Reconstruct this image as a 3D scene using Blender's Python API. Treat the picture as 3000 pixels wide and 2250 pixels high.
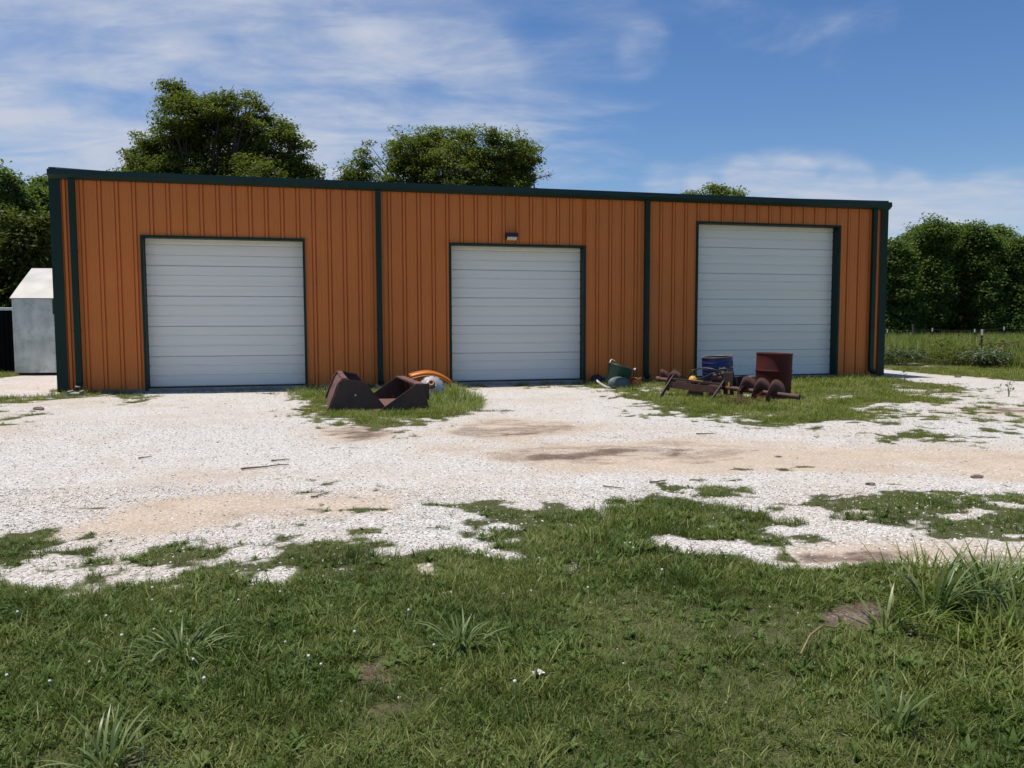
import bpy, math, random
import numpy as np
from mathutils import Matrix, Vector, Euler

for o in list(bpy.data.objects):
    bpy.data.objects.remove(o, do_unlink=True)
scene = bpy.context.scene
COL = scene.collection
R = math.radians

# ------------------------------------------------------------------ camera
F, PIT, ROLL, EYE = 2388.4, 0.07235, -0.0027, 1.29      # focal in photo pixels (3000 wide)
cp, sp, cr, sr = math.cos(PIT), math.sin(PIT), math.cos(ROLL), math.sin(ROLL)
r0, u0, f0 = np.array([1., 0, 0]), np.array([0, sp, cp]), np.array([0, cp, -sp])
camr, camu = cr*r0 + sr*u0, -sr*r0 + cr*u0
cam_d = bpy.data.cameras.new('camera')
cam = bpy.data.objects.new('camera', cam_d)
COL.objects.link(cam)
M = Matrix.Identity(4)
for i in range(3):
    M[i][0], M[i][1], M[i][2] = camr[i], camu[i], -f0[i]
M[2][3] = EYE
cam.matrix_world = M
cam_d.sensor_width = 36
cam_d.lens = F/3000*36
cam_d.clip_start, cam_d.clip_end = 0.05, 3000
scene.camera = cam

# ------------------------------------------------------------------ sky and sun
SUN_EL = R(75)
to_sun = np.array([-0.99, 0.11])            # horizontal direction towards the sun
to_sun /= np.linalg.norm(to_sun)
sx, sy, sz = to_sun[0]*math.cos(SUN_EL), to_sun[1]*math.cos(SUN_EL), math.sin(SUN_EL)
sun_d = bpy.data.lights.new('sun', 'SUN')
sun_d.energy, sun_d.angle, sun_d.color = 4.2, R(0.53), (1.0, 0.945, 0.86)
sun = bpy.data.objects.new('sun', sun_d)
COL.objects.link(sun)
sun.rotation_euler = Vector((-sx, -sy, -sz)).to_track_quat('-Z', 'Y').to_euler()
sun.location = (0, 0, 60)

def ray(px, py):
    x, y = px-1500, py-1125
    return ((cr*x+sr*y)/F)*r0 + f0 - ((-sr*x+cr*y)/F)*u0
def gnd(px, py, z=0.0):
    d = ray(px, py); t = (z-EYE)/d[2]
    return np.array([0, 0, EYE]) + t*d
def atY(px, py, Y):
    d = ray(px, py)
    return np.array([0, 0, EYE]) + d*(Y/d[1])

world = bpy.data.worlds.new('World')
scene.world = world
world.use_nodes = True
NT = world.node_tree
NT.nodes.clear()
def nn(nt, typ, **kw):
    n = nt.nodes.new(typ)
    for k, v in kw.items():
        setattr(n, k, v)
    return n
def lk(nt, a, b):
    nt.links.new(a, b)
def math_n(nt, op, a, b=None, c=None, clamp=False):
    n = nt.nodes.new('ShaderNodeMath'); n.operation = op; n.use_clamp = clamp
    for i, v in enumerate((a, b, c)):
        if v is None: continue
        if isinstance(v, (int, float)): n.inputs[i].default_value = v
        else: nt.links.new(v, n.inputs[i])
    return n.outputs[0]
sky = nn(NT, 'ShaderNodeTexSky', sky_type='NISHITA')
sky.sun_disc = False
sky.sun_elevation = SUN_EL
sky.sun_rotation = math.atan2(sx, sy)
sky.altitude, sky.air_density, sky.dust_density, sky.ozone_density = 300, 1.0, 0.5, 1.6
hs = nn(NT, 'ShaderNodeHueSaturation')
hs.inputs['Saturation'].default_value = 1.28
hs.inputs['Value'].default_value = 0.88; hs.inputs['Hue'].default_value = 0.508
lk(NT, sky.outputs[0], hs.inputs['Color'])
tc = nn(NT, 'ShaderNodeTexCoord')
nrm = nn(NT, 'ShaderNodeVectorMath', operation='NORMALIZE')
lk(NT, tc.outputs['Generated'], nrm.inputs[0])
sep = nn(NT, 'ShaderNodeSeparateXYZ'); lk(NT, nrm.outputs[0], sep.inputs[0])
den = math_n(NT, 'ADD', math_n(NT, 'MAXIMUM', sep.outputs[2], 0.0), 0.16)
comb = nn(NT, 'ShaderNodeCombineXYZ')
lk(NT, math_n(NT, 'DIVIDE', sep.outputs[0], den), comb.inputs[0])
lk(NT, math_n(NT, 'DIVIDE', sep.outputs[1], den), comb.inputs[1])
mp = nn(NT, 'ShaderNodeMapping')
mp.inputs['Rotation'].default_value = (0, 0, R(38)); mp.inputs['Scale'].default_value = (0.9, 1.35, 1)
lk(NT, comb.outputs[0], mp.inputs[0])
n1 = nn(NT, 'ShaderNodeTexNoise'); n1.inputs['Scale'].default_value = 1.5; n1.inputs['Detail'].default_value = 7
n1.inputs['Roughness'].default_value = 0.58; n1.inputs['Distortion'].default_value = 0.35
lk(NT, mp.outputs[0], n1.inputs['Vector'])
n2 = nn(NT, 'ShaderNodeTexNoise'); n2.inputs['Scale'].default_value = 0.55; n2.inputs['Detail'].default_value = 3
lk(NT, comb.outputs[0], n2.inputs['Vector'])
lobes = [(330, 120, 13, .38), (620, 330, 12, .42), (60, 300, 9, .32), (1080, 230, 7, .30), (1300, 330, 5, .24), (150, 480, 6, .36), (960, 500, 5, .36), (760, 560, 6, .28),
         (1980, 560, 1.8, .34), (2120, 540, 1.8, .36), (2250, 555, 2.2, .42), (2400, 560, 2.4, .42), (2560, 600, 2.4, .42), (2720, 620, 2.2, .40), (2880, 630, 2.2, .36), (2960, 550, 1.6, .26), (1890, 150, 1.5, .15), (1450, 280, 8, .20), (1600, 200, 6, .12)]
cov = math_n(NT, 'MULTIPLY', n2.outputs[0], 0.16)
for px, py, rad, amp in lobes:
    d = ray(px, py); d = d/np.linalg.norm(d)
    dt = nn(NT, 'ShaderNodeVectorMath', operation='DOT_PRODUCT')
    lk(NT, nrm.outputs[0], dt.inputs[0]); dt.inputs[1].default_value = tuple(d)
    mr = nn(NT, 'ShaderNodeMapRange', interpolation_type='SMOOTHERSTEP')
    mr.inputs['From Min'].default_value = math.cos(R(rad*1.7)); mr.inputs['From Max'].default_value = math.cos(R(rad*0.15))
    mr.inputs['To Min'].default_value = 0; mr.inputs['To Max'].default_value = amp
    lk(NT, dt.outputs['Value'], mr.inputs['Value'])
    cov = math_n(NT, 'ADD', cov, mr.outputs[0])
cov = math_n(NT, 'MINIMUM', cov, 0.62)
cl = math_n(NT, 'ADD', math_n(NT, 'MULTIPLY_ADD', n1.outputs[0], 1.7, -0.35), cov)
mr = nn(NT, 'ShaderNodeMapRange', interpolation_type='SMOOTHSTEP')
mr.inputs['From Min'].default_value = 0.68; mr.inputs['From Max'].default_value = 1.34
mr.inputs['To Min'].default_value = 0; mr.inputs['To Max'].default_value = 0.95
lk(NT, cl, mr.inputs['Value'])
mp3 = nn(NT, 'ShaderNodeMapping'); mp3.inputs['Rotation'].default_value = (0, 0, R(-50)); mp3.inputs['Scale'].default_value = (0.9, 1.9, 1)
lk(NT, comb.outputs[0], mp3.inputs[0])
n3 = nn(NT, 'ShaderNodeTexNoise'); n3.inputs['Scale'].default_value = 2.6; n3.inputs['Detail'].default_value = 8; n3.inputs['Roughness'].default_value = 0.6; n3.inputs['Distortion'].default_value = 0.5
lk(NT, mp3.outputs[0], n3.inputs['Vector'])
mr3 = nn(NT, 'ShaderNodeMapRange', interpolation_type='SMOOTHSTEP')
mr3.inputs['From Min'].default_value = 0.30; mr3.inputs['From Max'].default_value = 0.68; mr3.inputs['To Min'].default_value = 0.5; mr3.inputs['To Max'].default_value = 1.15
lk(NT, n3.outputs[0], mr3.inputs['Value'])
mix = nn(NT, 'ShaderNodeMix', data_type='RGBA')
lk(NT, math_n(NT, 'MULTIPLY', mr.outputs[0], mr3.outputs[0], clamp=True), mix.inputs['Factor'])
lk(NT, hs.outputs[0], mix.inputs['A'])
mix.inputs['B'].default_value = (4.2, 4.6, 5.5, 1)
bg = nn(NT, 'ShaderNodeBackground'); bg.inputs['Strength'].default_value = 0.10
lk(NT, mix.outputs['Result'], bg.inputs['Color'])
out = nn(NT, 'ShaderNodeOutputWorld'); lk(NT, bg.outputs[0], out.inputs['Surface'])

scene.view_settings.view_transform = 'Standard'
scene.view_settings.look = 'None'
scene.view_settings.gamma = 1.0
scene.view_settings.exposure = 0.36

# ------------------------------------------------------------------ helpers
def tag(o, label=None, cat=None, group=None, kind=None):
    if label: o['label'] = label
    if cat: o['category'] = cat
    if group: o['group'] = group
    if kind: o['kind'] = kind
    return o
def empty(name, loc=(0, 0, 0), rz=0.0, label=None, cat=None, group=None):
    o = bpy.data.objects.new(name, None); COL.objects.link(o)
    o.empty_display_size = 0.2
    o.location = loc; o.rotation_euler = (0, 0, rz)
    return tag(o, label, cat, group)
def np_mesh(name, V, faces_flat, sizes, smooth=False):
    me = bpy.data.meshes.new(name)
    V = np.asarray(V, dtype=np.float32); ff = np.asarray(faces_flat, dtype=np.int32); sz_ = np.asarray(sizes, dtype=np.int32)
    me.vertices.add(len(V)); me.vertices.foreach_set('co', V.ravel())
    me.loops.add(len(ff)); me.loops.foreach_set('vertex_index', ff)
    me.polygons.add(len(sz_))
    st = np.zeros(len(sz_), dtype=np.int32); st[1:] = np.cumsum(sz_)[:-1]
    me.polygons.foreach_set('loop_start', st)
    me.polygons.foreach_set('use_smooth', np.full(len(sz_), smooth))
    me.update(calc_edges=True); me.validate()
    return me
class MB:
    """collects boxes, tubes, strips; build() links them as one mesh object"""
    def __init__(s): s.v, s.f, s.sm = [], [], []
    def add(s, V, Fc, smooth=False):
        b = len(s.v); s.v += [tuple(map(float, p)) for p in V]
        s.f += [tuple(i+b for i in q) for q in Fc]; s.sm += [smooth]*len(Fc); return s
    def box(s, lo, hi, m=None):
        (x0, y0, z0), (x1, y1, z1) = lo, hi
        V = [(x0,y0,z0),(x1,y0,z0),(x1,y1,z0),(x0,y1,z0),(x0,y0,z1),(x1,y0,z1),(x1,y1,z1),(x0,y1,z1)]
        if m is not None: V = [tuple(m @ Vector(p)) for p in V]
        return s.add(V, [(0,3,2,1),(4,5,6,7),(0,1,5,4),(1,2,6,5),(2,3,7,6),(3,0,4,7)])
    def bar(s, a, b, w, h, up=(0, 0, 1)):
        a, b = Vector(a), Vector(b); d = (b-a); L = d.length; d.normalize()
        side = d.cross(Vector(up))
        if side.length < 1e-4: side = d.cross(Vector((1, 0, 0)))
        side.normalize(); u = side.cross(d)
        V = []
        for t in (a, b):
            for i, j in ((-1,-1),(1,-1),(1,1),(-1,1)): V.append(t+side*(w/2*i)+u*(h/2*j))
        return s.add(V, [(0,1,2,3),(7,6,5,4),(0,4,5,1),(1,5,6,2),(2,6,7,3),(3,7,4,0)])
    def tube(s, pts, rad, n=8, caps=True, smooth=True):
        P = [Vector(p) for p in pts]
        if not hasattr(rad, '__len__'): rad = [rad]*len(P)
        V, Fc = [], []; prev = None
        for i, p in enumerate(P):
            d = (P[min(i+1, len(P)-1)]-P[max(i-1, 0)])
            if d.length < 1e-9: d = Vector((0, 0, 1))
            d.normalize()
            if prev is None:
                a = d.cross(Vector((0, 0, 1)))
                if a.length < 0.1: a = d.cross(Vector((1, 0, 0)))
            else:
                a = prev - d*prev.dot(d)
            a.normalize(); prev = a; b = d.cross(a)
            for k in range(n):
                t = 2*math.pi*k/n
                V.append(p + (a*math.cos(t)+b*math.sin(t))*rad[i])
        for i in range(len(P)-1):
            for k in range(n):
                k2 = (k+1) % n
                Fc.append((i*n+k, i*n+k2, (i+1)*n+k2, (i+1)*n+k))
        s.add(V, Fc, smooth)
        if caps:
            e = (len(P)-1)*n
            s.add([V[k] for k in range(n)], [tuple(range(n))[::-1]])
            s.add([V[e+k] for k in range(n)], [tuple(range(n))])
        return s
    def lathe(s, prof, n=32, m=None, smooth=True):
        V, Fc = [], []
        for r_, z_ in prof:
            for k in range(n):
                t = 2*math.pi*k/n; p = Vector((r_*math.cos(t), r_*math.sin(t), z_))
                V.append(m @ p if m is not None else p)
        for i in range(len(prof)-1):
            for k in range(n):
                k2 = (k+1) % n
                Fc.append((i*n+k, i*n+k2, (i+1)*n+k2, (i+1)*n+k))
        return s.add(V, Fc, smooth)
    def prism(s, poly, y0, y1, m=None):
        """polygon in x,z extruded from y0 to y1"""
        k = len(poly)
        V = [(p[0], y0, p[1]) for p in poly]+[(p[0], y1, p[1]) for p in poly]
        if m is not None: V = [tuple(m @ Vector(p)) for p in V]
        Fc = [tuple(range(k)), tuple(range(2*k-1, k-1, -1))]
        for i in range(k):
            j = (i+1) % k; Fc.append((i, i+k, j+k, j))
        return s.add(V, Fc)
    def build(s, name, mat, parent=None, bevel=0.0, seg=2):
        me = bpy.data.meshes.new(name)
        me.from_pydata(s.v, [], s.f); me.update()
        me.polygons.foreach_set('use_smooth', s.sm)
        o = bpy.data.objects.new(name, me); COL.objects.link(o)
        if mat: me.materials.append(mat)
        if parent: o.parent = parent
        if bevel:
            bv = o.modifiers.new('bevel', 'BEVEL'); bv.width = bevel; bv.segments = seg; bv.limit_method = 'ANGLE'
        return o

# numpy value noise
def hash2(ix, iy, seed):
    h_ = (ix.astype(np.int64)*374761393 + iy.astype(np.int64)*668265263 + seed*1442695041) & 0xffffffff
    h_ = ((h_ ^ (h_ >> 13))*1274126177) & 0xffffffff
    return ((h_ ^ (h_ >> 16)) & 0xffff)/65535.0
def vnoise(x, y, seed=0):
    ix, iy = np.floor(x), np.floor(y); fx, fy = x-ix, y-iy
    fx, fy = fx*fx*(3-2*fx), fy*fy*(3-2*fy)
    a, b = hash2(ix, iy, seed), hash2(ix+1, iy, seed)
    c, d = hash2(ix, iy+1, seed), hash2(ix+1, iy+1, seed)
    return (a*(1-fx)+b*fx)*(1-fy)+(c*(1-fx)+d*fx)*fy
def fbm(x, y, seed=0, oct=4):
    s, a, t = 0, 1, 0
    for k in range(oct):
        s = s + a*vnoise(x*2**k, y*2**k, seed+k*17); t += a; a *= .55
    return s/t
def smooth(e0, e1, x):
    t = np.clip((x-e0)/(e1-e0), 0, 1); return t*t*(3-2*t)

# ------------------------------------------------------------------ materials
def material(name, base, rough=0.6, metal=0.0, var=0.12, scale=6.0, bump=0.0, bscale=40.0, second=None, sec_scale=3.0,
             sec_lo=0.5, sec_hi=0.62, stretch=None, spec=0.5, coords='Object', detail=5):
    m = bpy.data.materials.new(name); m.use_nodes = True
    nt = m.node_tree; p = nt.nodes['Principled BSDF']
    p.inputs['Roughness'].default_value = rough; p.inputs['Metallic'].default_value = metal
    p.inputs['Specular IOR Level'].default_value = spec
    tcn = nn(nt, 'ShaderNodeTexCoord'); vec = tcn.outputs[coords]
    if stretch:
        mpn = nn(nt, 'ShaderNodeMapping'); mpn.inputs['Scale'].default_value = stretch
        lk(nt, vec, mpn.inputs[0]); vec = mpn.outputs[0]
    no = nn(nt, 'ShaderNodeTexNoise'); no.inputs['Scale'].default_value = scale; no.inputs['Detail'].default_value = detail
    lk(nt, vec, no.inputs['Vector'])
    mrn = nn(nt, 'ShaderNodeMapRange')
    mrn.inputs['From Min'].default_value = 0.25; mrn.inputs['From Max'].default_value = 0.75
    mrn.inputs['To Min'].default_value = 1-var; mrn.inputs['To Max'].default_value = 1+var
    lk(nt, no.outputs[0], mrn.inputs['Value'])
    mu = nn(nt, 'ShaderNodeMix', data_type='RGBA', blend_type='MULTIPLY'); mu.inputs['Factor'].default_value = 1
    mu.inputs['A'].default_value = (*base, 1); lk(nt, mrn.outputs[0], mu.inputs['B'])
    col = mu.outputs['Result']
    if second:
        n2_ = nn(nt, 'ShaderNodeTexNoise'); n2_.inputs['Scale'].default_value = sec_scale; n2_.inputs['Detail'].default_value = 8
        n2_.inputs['Roughness'].default_value = 0.65
        lk(nt, tcn.outputs[coords], n2_.inputs['Vector'])
        m2 = nn(nt, 'ShaderNodeMapRange', interpolation_type='SMOOTHSTEP')
        m2.inputs['From Min'].default_value = sec_lo; m2.inputs['From Max'].default_value = sec_hi
        lk(nt, n2_.outputs[0], m2.inputs['Value'])
        mx = nn(nt, 'ShaderNodeMix', data_type='RGBA'); lk(nt, m2.outputs[0], mx.inputs['Factor'])
        lk(nt, col, mx.inputs['A']); mx.inputs['B'].default_value = (*second, 1); col = mx.outputs['Result']
    lk(nt, col, p.inputs['Base Color'])
    if bump:
        nb = nn(nt, 'ShaderNodeTexNoise'); nb.inputs['Scale'].default_value = bscale; nb.inputs['Detail'].default_value = 4
        lk(nt, vec, nb.inputs['Vector'])
        bn = nn(nt, 'ShaderNodeBump'); bn.inputs['Strength'].default_value = bump; bn.inputs['Distance'].default_value = 0.02
        lk(nt, nb.outputs[0], bn.inputs['Height']); lk(nt, bn.outputs[0], p.inputs['Normal'])
    return m
MAT = {}
MAT['orange_wall'] = material('orange_painted_steel', (.62, .185, .042), .55, 0, .05, 1.2, .03, 1.2, spec=.25, second=(.56, .18, .05), sec_scale=.7, sec_lo=.50, sec_hi=.80)
MAT['green_trim'] = material('dark_green_trim', (.010, .030, .023), .5, 0, .15, 2.0, spec=.2)
MAT['gutter'] = material('green_gutter', (.012, .034, .028), .42, 0, .15, 1.0, .05, 3.0, spec=.3)
MAT['roof'] = material('pale_green_roof_steel', (.30, .36, .345), .4, 0.1, .1, 2.0)
MAT['door'] = material('white_door_steel', (.83, .81, .73), .5, 0, .04, 1.5, .25, 6.0, stretch=(.12, 1, 9.0))
MAT['concrete'] = material('concrete', (.32, .30, .27), .9, 0, .25, 8.0, .5, 50)
MAT['black_plastic'] = material('black_plastic', (.012, .012, .014), .4, 0, .2, 10)
MAT['lens'] = material('lamp_lens', (.66, .62, .48), .35, 0, .08, 30)
MAT['rubber'] = material('black_rubber_hose', (.012, .012, .012), .45, 0, .2, 10)
MAT['galv'] = material('galvanised_sheet', (.50, .53, .55), .30, .75, .25, 2.2, .12, 3.0, second=(.34, .36, .37), sec_scale=3, sec_lo=.45, sec_hi=.7)
MAT['galv_roof'] = material('bright_galvanised_sheet', (.30, .30, .28), .5, .1, .3, 1.5, .12, 2.0)
MAT['dark_sheet'] = material('black_corrugated_sheet', (.006, .006, .006), .9, 0, .3, 4, spec=.1)
MAT['white_rail'] = material('white_rail', (.75, .75, .73), .5, 0, .05, 5)
MAT['rust'] = material('dark_rusted_steel', (.040, .021, .018), .72, .0, .35, 5, .35, 30, second=(.11, .045, .028), sec_scale=4, sec_lo=.5, sec_hi=.72)
MAT['rust_red'] = material('red_brown_rusted_steel', (.098, .040, .029), .75, .0, .3, 6, .35, 30, second=(.08, .036, .026), sec_scale=5)
MAT['bucket'] = material('bucket_steel', (.052, .030, .024), .55, .1, .35, 4, .3, 20, second=(.075, .035, .025), sec_scale=2.5, sec_lo=.5, sec_hi=.75)
MAT['bucket_edge'] = material('bucket_worn_red_steel', (.15, .072, .060), .6, .1, .3, 8, .2, 30, second=(.07, .035, .03), sec_scale=6)
MAT['drum_red'] = material('faded_red_drum_paint', (.070, .011, .008), .65, 0, .25, 3, .1, 10, spec=.2, second=(.036, .014, .010), sec_scale=3.5, sec_lo=.48, sec_hi=.7)
MAT['drum_blue'] = material('blue_drum_paint', (.012, .018, .115), .42, 0, .25, 4, .08, 10, second=(.03, .025, .035), sec_scale=5, sec_lo=.58, sec_hi=.72)
MAT['drum_rim'] = material('bare_drum_rim', (.17, .13, .10), .55, .2, .3, 8)
MAT['drum_inside'] = material('drum_inside_rust', (.05, .03, .022), .8, 0, .3, 5)
MAT['orange_fender'] = material('orange_machine_paint', (.45, .14, .012), .42, 0, .18, 5, second=(.28, .10, .03), sec_scale=6, sec_lo=.58, sec_hi=.75)
MAT['silver'] = material('silver_hub_casting', (.42, .44, .46), .42, .5, .15, 8, .1, 30)
MAT['hub_rust'] = material('hub_core_rust', (.34, .16, .09), .6, .2, .35, 12)
MAT['green_pot'] = material('dark_green_plastic', (.012, .062, .048), .38, 0, .2, 4, second=(.03, .055, .05), sec_scale=3, sec_lo=.55, sec_hi=.75)
MAT['grey_plastic'] = material('weathered_grey_plastic', (.10, .13, .125), .6, 0, .25, 6)
MAT['pale_plastic'] = material('pale_sun_bleached_plastic', (.62, .58, .50), .6, 0, .15, 12)
MAT['orange_scrap'] = material('orange_rusty_scrap', (.42, .16, .03), .65, 0, .4, 12, second=(.2, .07, .03), sec_scale=9)
MAT['yellow_paint'] = material('worn_yellow_paint', (.55, .28, .03), .5, 0, .25, 14)
MAT['dry_straw'] = material('dry_brown_straw', (.16, .085, .045), .9, 0, .35, 30)
MAT['bark'] = material('bark', (.05, .042, .034), .95, 0, .35, 6, .8, 18, stretch=(1, 1, .3))
MAT['twig'] = material('dead_twig', (.15, .115, .09), .9, 0, .3, 12)
MAT['rock'] = material('brown_rock', (.17, .12, .10), .9, 0, .3, 12, .5, 30)
MAT['post'] = material('dark_green_post_steel', (.02, .028, .022), .6, 0, .2, 6)
MAT['white_tip'] = material('white_post_tip', (.72, .72, .70), .55, 0, .08, 10)
MAT['wood_post'] = material('weathered_wood_post', (.10, .075, .055), .9, 0, .3, 10, .5, 20)
MAT['wire'] = material('fence_wire_steel', (.12, .11, .10), .5, .6, .2, 10)
MAT['grey_block'] = material('grey_block', (.16, .165, .17), .8, 0, .2, 10)

def leaf_material(name, c_dark, c_mid, c_light, rough=0.5, trans=0.3, spec=0.35, inst=False):
    m = bpy.data.materials.new(name); m.use_nodes = True
    nt = m.node_tree; p = nt.nodes['Principled BSDF']; p.inputs['Roughness'].default_value = rough
    p.inputs['Specular IOR Level'].default_value = spec
    at = nn(nt, 'ShaderNodeAttribute'); at.attribute_name = 'v'
    val = at.outputs['Fac']
    if inst:
        oi = nn(nt, 'ShaderNodeObjectInfo')
        geo = nn(nt, 'ShaderNodeNewGeometry')
        no = nn(nt, 'ShaderNodeTexNoise'); no.inputs['Scale'].default_value = 1.6; no.inputs['Detail'].default_value = 4
        lk(nt, geo.outputs['Position'], no.inputs['Vector'])
        a = math_n(nt, 'MULTIPLY', val, .38)
        b = math_n(nt, 'MULTIPLY_ADD', oi.outputs['Random'], .30, a)
        c = math_n(nt, 'SUBTRACT', no.outputs[0], .38)
        val = math_n(nt, 'MULTIPLY_ADD', c, 1.6, b)
    rp = nn(nt, 'ShaderNodeValToRGB'); e = rp.color_ramp.elements
    e[0].position, e[0].color = 0.0, (*c_dark, 1); e[1].position, e[1].color = 1.0, (*c_light, 1)
    em = e.new(0.5); em.color = (*c_mid, 1)
    lk(nt, val, rp.inputs[0]); lk(nt, rp.outputs[0], p.inputs['Base Color'])
    tr = nn(nt, 'ShaderNodeBsdfTranslucent')
    hs_ = nn(nt, 'ShaderNodeHueSaturation'); hs_.inputs['Saturation'].default_value = 1.15; hs_.inputs['Value'].default_value = 1.3
    lk(nt, rp.outputs[0], hs_.inputs['Color']); lk(nt, hs_.outputs[0], tr.inputs['Color'])
    ms = nn(nt, 'ShaderNodeMixShader'); ms.inputs[0].default_value = trans
    lk(nt, p.outputs[0], ms.inputs[1]); lk(nt, tr.outputs[0], ms.inputs[2])
    lk(nt, ms.outputs[0], nt.nodes['Material Output'].inputs['Surface'])
    return m
MAT['leaf_oak'] = leaf_material('oak_leaves', (.058, .086, .017), (.122, .155, .031), (.185, .21, .047), trans=.46, spec=.15)
MAT['leaf_dark'] = leaf_material('dark_leaves', (.056, .090, .024), (.115, .165, .042), (.19, .235, .062), trans=.46, spec=.15)
MAT['leaf_green'] = leaf_material('broad_leaves', (.068, .096, .022), (.140, .178, .038), (.22, .25, .062), trans=.48, spec=.15)
MAT['grass'] = leaf_material('lawn_grass_blades', (.028, .045, .008), (.088, .128, .022), (.24, .26, .088), rough=.55, trans=.25, spec=.18, inst=True)
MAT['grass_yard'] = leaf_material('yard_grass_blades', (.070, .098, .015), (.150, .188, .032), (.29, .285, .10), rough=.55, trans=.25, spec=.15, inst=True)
MAT['leaf_shaded'] = leaf_material('shaded_leaves', (.040, .060, .014), (.090, .115, .026), (.16, .18, .042), trans=.42, spec=.15)  # leaf green darkened in its own colour to stand for shaded foliage
MAT['grass_tall'] = leaf_material('tall_grass_blades', (.070, .108, .018), (.140, .190, .034), (.25, .25, .095), rough=.5, trans=.3, spec=.18, inst=True)
MAT['clover'] = leaf_material('clover_leaves', (.06, .098, .022), (.095, .145, .034), (.14, .19, .055), rough=.55, trans=.25, spec=.15, inst=True)
MAT['weed'] = leaf_material('weed_leaves', (.055, .085, .03), (.10, .135, .05), (.17, .20, .10), trans=.3)
MAT['tuft'] = leaf_material('wide_grass_blades', (.055, .085, .022), (.11, .155, .045), (.22, .26, .11), trans=.25, rough=.4)
MAT['flower'] = material('clover_flower', (.62, .60, .52), .8, 0, .15, 60)

# ------------------------------------------------------------------ ground zones (metres, from points on the ground)
def gp(pts): return np.array([gnd(x, y)[:2] for x, y in pts])
LAWN = gp([(-700,1745),(0,1722),(90,1733),(226,1722),(353,1704),(407,1688),(542,1674),(640,1668),(700,1676),(760,1680),(823,1660),(859,1629),
           (1000,1583),(1068,1566),(1136,1595),(1253,1600),(1330,1592),(1500,1600),(1850,1622),(2000,1640),(2200,1645),(2345,1662),(2740,1652),(3600,1648),(3600,2249),(3000,3400),(0,3400),(-700,2249)])
MIXED = gp([(1290,1590),(1296,1530),(1330,1500),(1440,1462),(1560,1478),(1669,1489),(1705,1453),(1949,1455),(2059,1407),(2130,1420),(2226,1462),(2340,1475),(2475,1466),
            (2534,1430),(2610,1423),(2769,1435),(2837,1457),(3000,1453),(3600,1450),(3600,1592),(2700,1588),(2300,1606),(2200,1690),(2000,1690),(1700,1660),(1300,1650)])
BUCKET_G = gp([(830,1135),(905,1124),(1000,1132),(1330,1117),(1350,1148),(1420,1168),(1412,1203),(1330,1235),(1230,1248),(1150,1272),(1050,1262),(935,1235),(862,1225),(842,1165)])
JUNK_G = gp([(1665,1120),(1750,1104),(2040,1100),(2560,1098),(2640,1107),(2760,1121),(2860,1137),(2870,1150),(2720,1158),(2850,1174),(2760,1185),(2560,1180),(2550,1195),(2680,1200),
             (2720,1215),(2640,1225),(2700,1250),(2810,1283),(2790,1298),(2640,1283),(2570,1252),(2470,1240),(2290,1248),(2090,1237),(1960,1215),(1880,1183),(1780,1148),(1700,1138)])
WALL_G = gp([(-300,1178),(0,1160),(120,1152),(190,1140),(440,1148),(470,1160),(390,1180),(300,1166),(180,1168),(60,1182),(-300,1200)])
SPARSE = [(gp([(-300,1550),(60,1550),(150,1540),(260,1560),(430,1585),(540,1560),(700,1555),(830,1585),(720,1625),(560,1668),(350,1705),(0,1730),(-300,1740)]), .82),
          (gp([(880,1400),(1010,1400),(1020,1430),(900,1440)]), .33), (gp([(1050,1425),(1140,1430),(1130,1450),(1050,1450)]), .33),
          (gp([(2180,1366),(2330,1364),(2345,1388),(2190,1392)]), .45), (gp([(1820,1390),(1910,1392),(1900,1436),(1830,1440)]), .33),
          (gp([(-100,1205),(60,1200),(130,1205),(110,1225),(-100,1240)]), .5), (gp([(-100,1240),(100,1235),(110,1255),(-100,1262)]), .36),
          (gp([(2890,1237),(3100,1240),(3100,1262),(2900,1256)]), .75), (gp([(2850,1155),(2970,1165),(2960,1188),(2850,1180)]), .55),
          (gp([(2420,1272),(2640,1280),(2620,1302),(2430,1296)]), .5), (gp([(1490,1116),(1610,1114),(1600,1137),(1500,1137)]), .55),
          (gp([(1335,1122),(1410,1120),(1420,1142),(1345,1146)]), .6), (gp([(640,1135),(860,1125),(860,1140),(640,1145)]), .38),
          (gp([(2520,1150),(2700,1140),(2960,1165),(3200,1200),(3200,1290),(2850,1290),(2640,1240),(2560,1190)]), .40), (gp([(2700,1215),(2950,1225),(2950,1262),(2720,1255)]), .5),
          (gp([(1400,1480),(1520,1455),(1620,1480),(1560,1510),(1420,1515)]), .42), (gp([(930,1480),(1100,1470),(1090,1500),(940,1520)]), .28)]
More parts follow.
